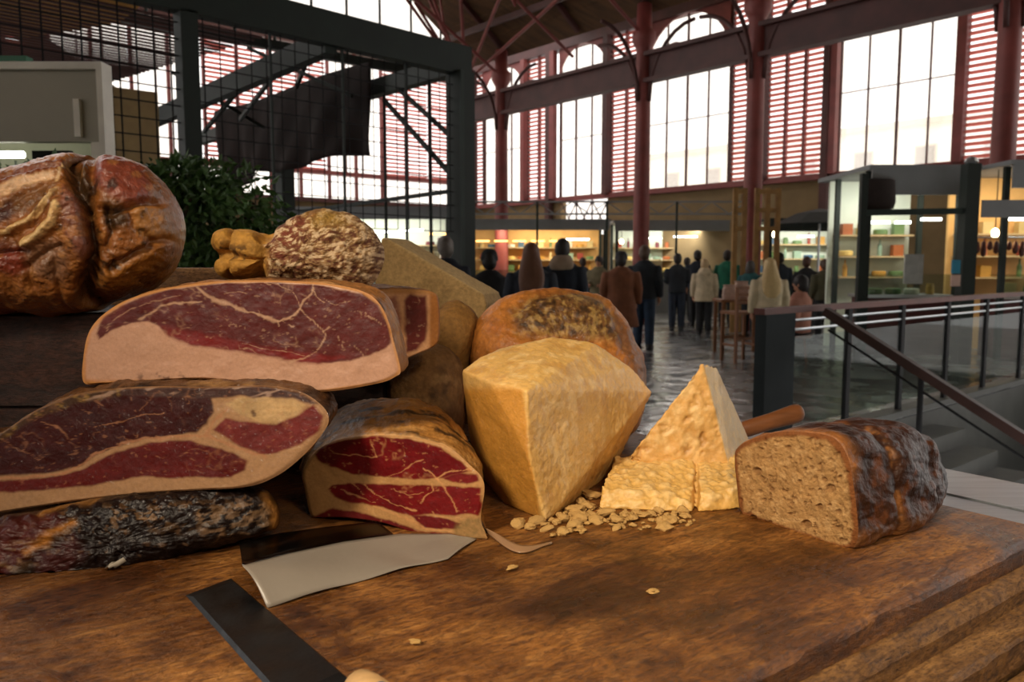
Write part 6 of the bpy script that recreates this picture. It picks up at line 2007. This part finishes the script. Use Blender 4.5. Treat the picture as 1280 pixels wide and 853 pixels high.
person('person in navy jacket with a beige fur hood', 703, 299, 10.2, NV, BK, '#2a2320', extra='hood', extracol='#a58f7a', turn=-8)
person('person in an olive vest standing by the warm lit stall', 748, 320, 18.0, '#6a6045', BK, '#2a2320', turn=160, pose='bent')
person('person in a long rust brown coat and dark cap', 776, 315, 13.0, '#7a4a30', JN, '#2a2320', extra='cap', extracol='#22242a', hem=.52, flare=1.35, bulk=1.22)
person('tall person in dark jacket and jeans beside the rust brown coat', 805, 307, 14.0, '#1f262e', '#24374d', '#5a4638', turn=-10)
person('person in black jacket and dark jeans, hands on hips', 846, 317, 18.0, '#20252b', JN, '#241e1b', pose='bent', turn=5)
person('person in a navy jacket half hidden behind the cream hooded coat', 871, 313, 19.4, NV, BK, '#1e1916')
person('person in a cream hooded coat and black trousers', 880, 324, 17.0, '#c3b193', BK, '#b59a72', extra='hood', extracol='#c3b193', hem=.80, flare=1.12)
person('person in a green sweater and black trousers', 908, 313, 19.3, '#1f6a50', BK, '#2a221d', turn=-15)
person('person in a teal top near the stout red column', 937, 326, 16.5, '#1d4d4f', BK, '#3a3430', style='bob', turn=-20)
person('person with long blond hair and cream fleece behind the railing panel', 961, 323, 11.4, '#c4b394', BK, '#c8ab78', style='long', turn=14)
person('person in dark jacket behind the blond shopper', 973, 316, 18.4, '#1e2833', BK, '#1f1a17', turn=20)
person('person in black standing by the dark canopy stall', 1007, 321, 17.2, BK, BK, '#4a2d20', turn=-15)
person('person in an olive brown coat near the canopy stall', 1029, 324, 16.0, '#4a4632', BK, '#4a3326', turn=25)
person('person in a salmon pink top seated behind the railing', 1000, 344, 12.2, '#a5705e', BK, '#1d1a1c', pose='sit', turn=70)
person('person in a grey jacket at the mint stall counter', 728, 322, 21.0, '#3a3d42', BK, '#3a2a20', turn=10)
person('person in a brown jacket at the mint stall counter', 858, 322, 21.5, '#4a3a2d', BK, '#2a211c', turn=-5)

# ---------------- table and chairs by the railing
M_chair = mat('orange_brown_wood', '#7d4f2e', rough=.5, var=.2, scale=6, stretch=(6, 6, 1))
def high_chair(label, x, Y, rz, h=.78):
    X = (x - 640) / 1000 * Y
    r = thing('bar_chair', label, 'chair', (X, Y, 0), rz, group='bar chairs')
    def b(nm, lo, hi): return MB().box(lo, hi).build(nm, M_chair, r, local=True)
    for sx in (-1, 1):
        b('leg', (sx * .2 - .02, .16, 0), (sx * .2 + .02, .20, h - .0405)); b('leg', (sx * .2 - .02, -.2, 0), (sx * .2 + .02, -.16, h + .38))
        b('side_stretcher', (sx * .2 - .012, -.1595, .25), (sx * .2 + .012, .1595, .285))
    b('seat', (-.22, -.1595, h - .04), (.22, .22, h)); b('front_stretcher', (-.1795, .17, .35), (.1795, .19, .39)); b('back_stretcher', (-.1795, -.19, .35), (.1795, -.17, .39))
    for z in (h + .12, h + .24, h + .34):
        b('back_slat', (-.1795, -.19, z), (.1795, -.17, z + .045))
    return r
high_chair('orange brown wooden bar chair drawn up beside the railing panel', 926, 12.3, .35)
high_chair('second wooden bar chair behind the railing panel, under the seated person', 1000, 12.2, -1.2, .45) if False else None
sc_ = thing('stool', 'wooden stool under the person in the salmon pink top', 'stool', ((1000 - 640) / 1000 * 12.2, 12.2, 0))
MB().lathe([(.18, .38), (.19, .39), (.19, .42), (.18, .43)], sc_.location, 16).build('seat', M_chair, sc_)
for k in range(4):
    a = k * math.pi / 2 + .4
    l_ = np.array(sc_.location)
    MB().tube([l_ + np.array([.17 * math.cos(a), .17 * math.sin(a), 0]), l_ + np.array([.11 * math.cos(a), .11 * math.sin(a), .38])], .016, 8).build('leg', M_chair, sc_)
tb = thing('cafe_table', 'small wooden table with paper bags beyond the bar chair', 'table', ((924 - 640) / 1000 * 13.4, 13.4, 0))
tl = np.array(tb.location)
MB().box((tl[0] - .38, 13.1, .88), (tl[0] + .38, 13.7, .92)).build('table_top', M_chair, tb)
for sx in (-1, 1):
    for sy in (-1, 1):
        MB().box((tl[0] + sx * .33 - .025, 13.4 + sy * .25 - .025, 0), (tl[0] + sx * .33 + .025, 13.4 + sy * .25 + .025, .8795)).build('leg', M_chair, tb)
M_bag = mat('pinkish_paper', '#c2a596', rough=.85, var=.12, scale=14, bump=.4, bscale=20)
for k, (dx, w, h) in enumerate(((-.2, .11, .24), (.03, .13, .30), (.25, .10, .22))):
    c = (tl[0] + dx, 13.3 + .1 * k, .9205)
    mb = MB(); mb.loft([ring((c[0], c[1], c[2] + z * h), w * q, w * .7 * q, 12, p=3) for z, q in ((0, 1), (.3, 1.05), (.7, .95), (.9, .8), (1, .95))])
    v = np.array(mb.v); v[:, :2] += .012 * np.stack([fbm(v * 30, 2, k), fbm(v * 30, 2, k + 4)], 1)
    o = mesh_obj('paper_bag', v, mb.f, M_bag, None, False, None, loc=c)
    tag(o, ['small crumpled pinkish paper bag on the cafe table', 'tallest crumpled pinkish paper bag on the cafe table', 'short paper bag nearest the blond shopper on the cafe table'][k], 'bag', 'paper bags on the cafe table')
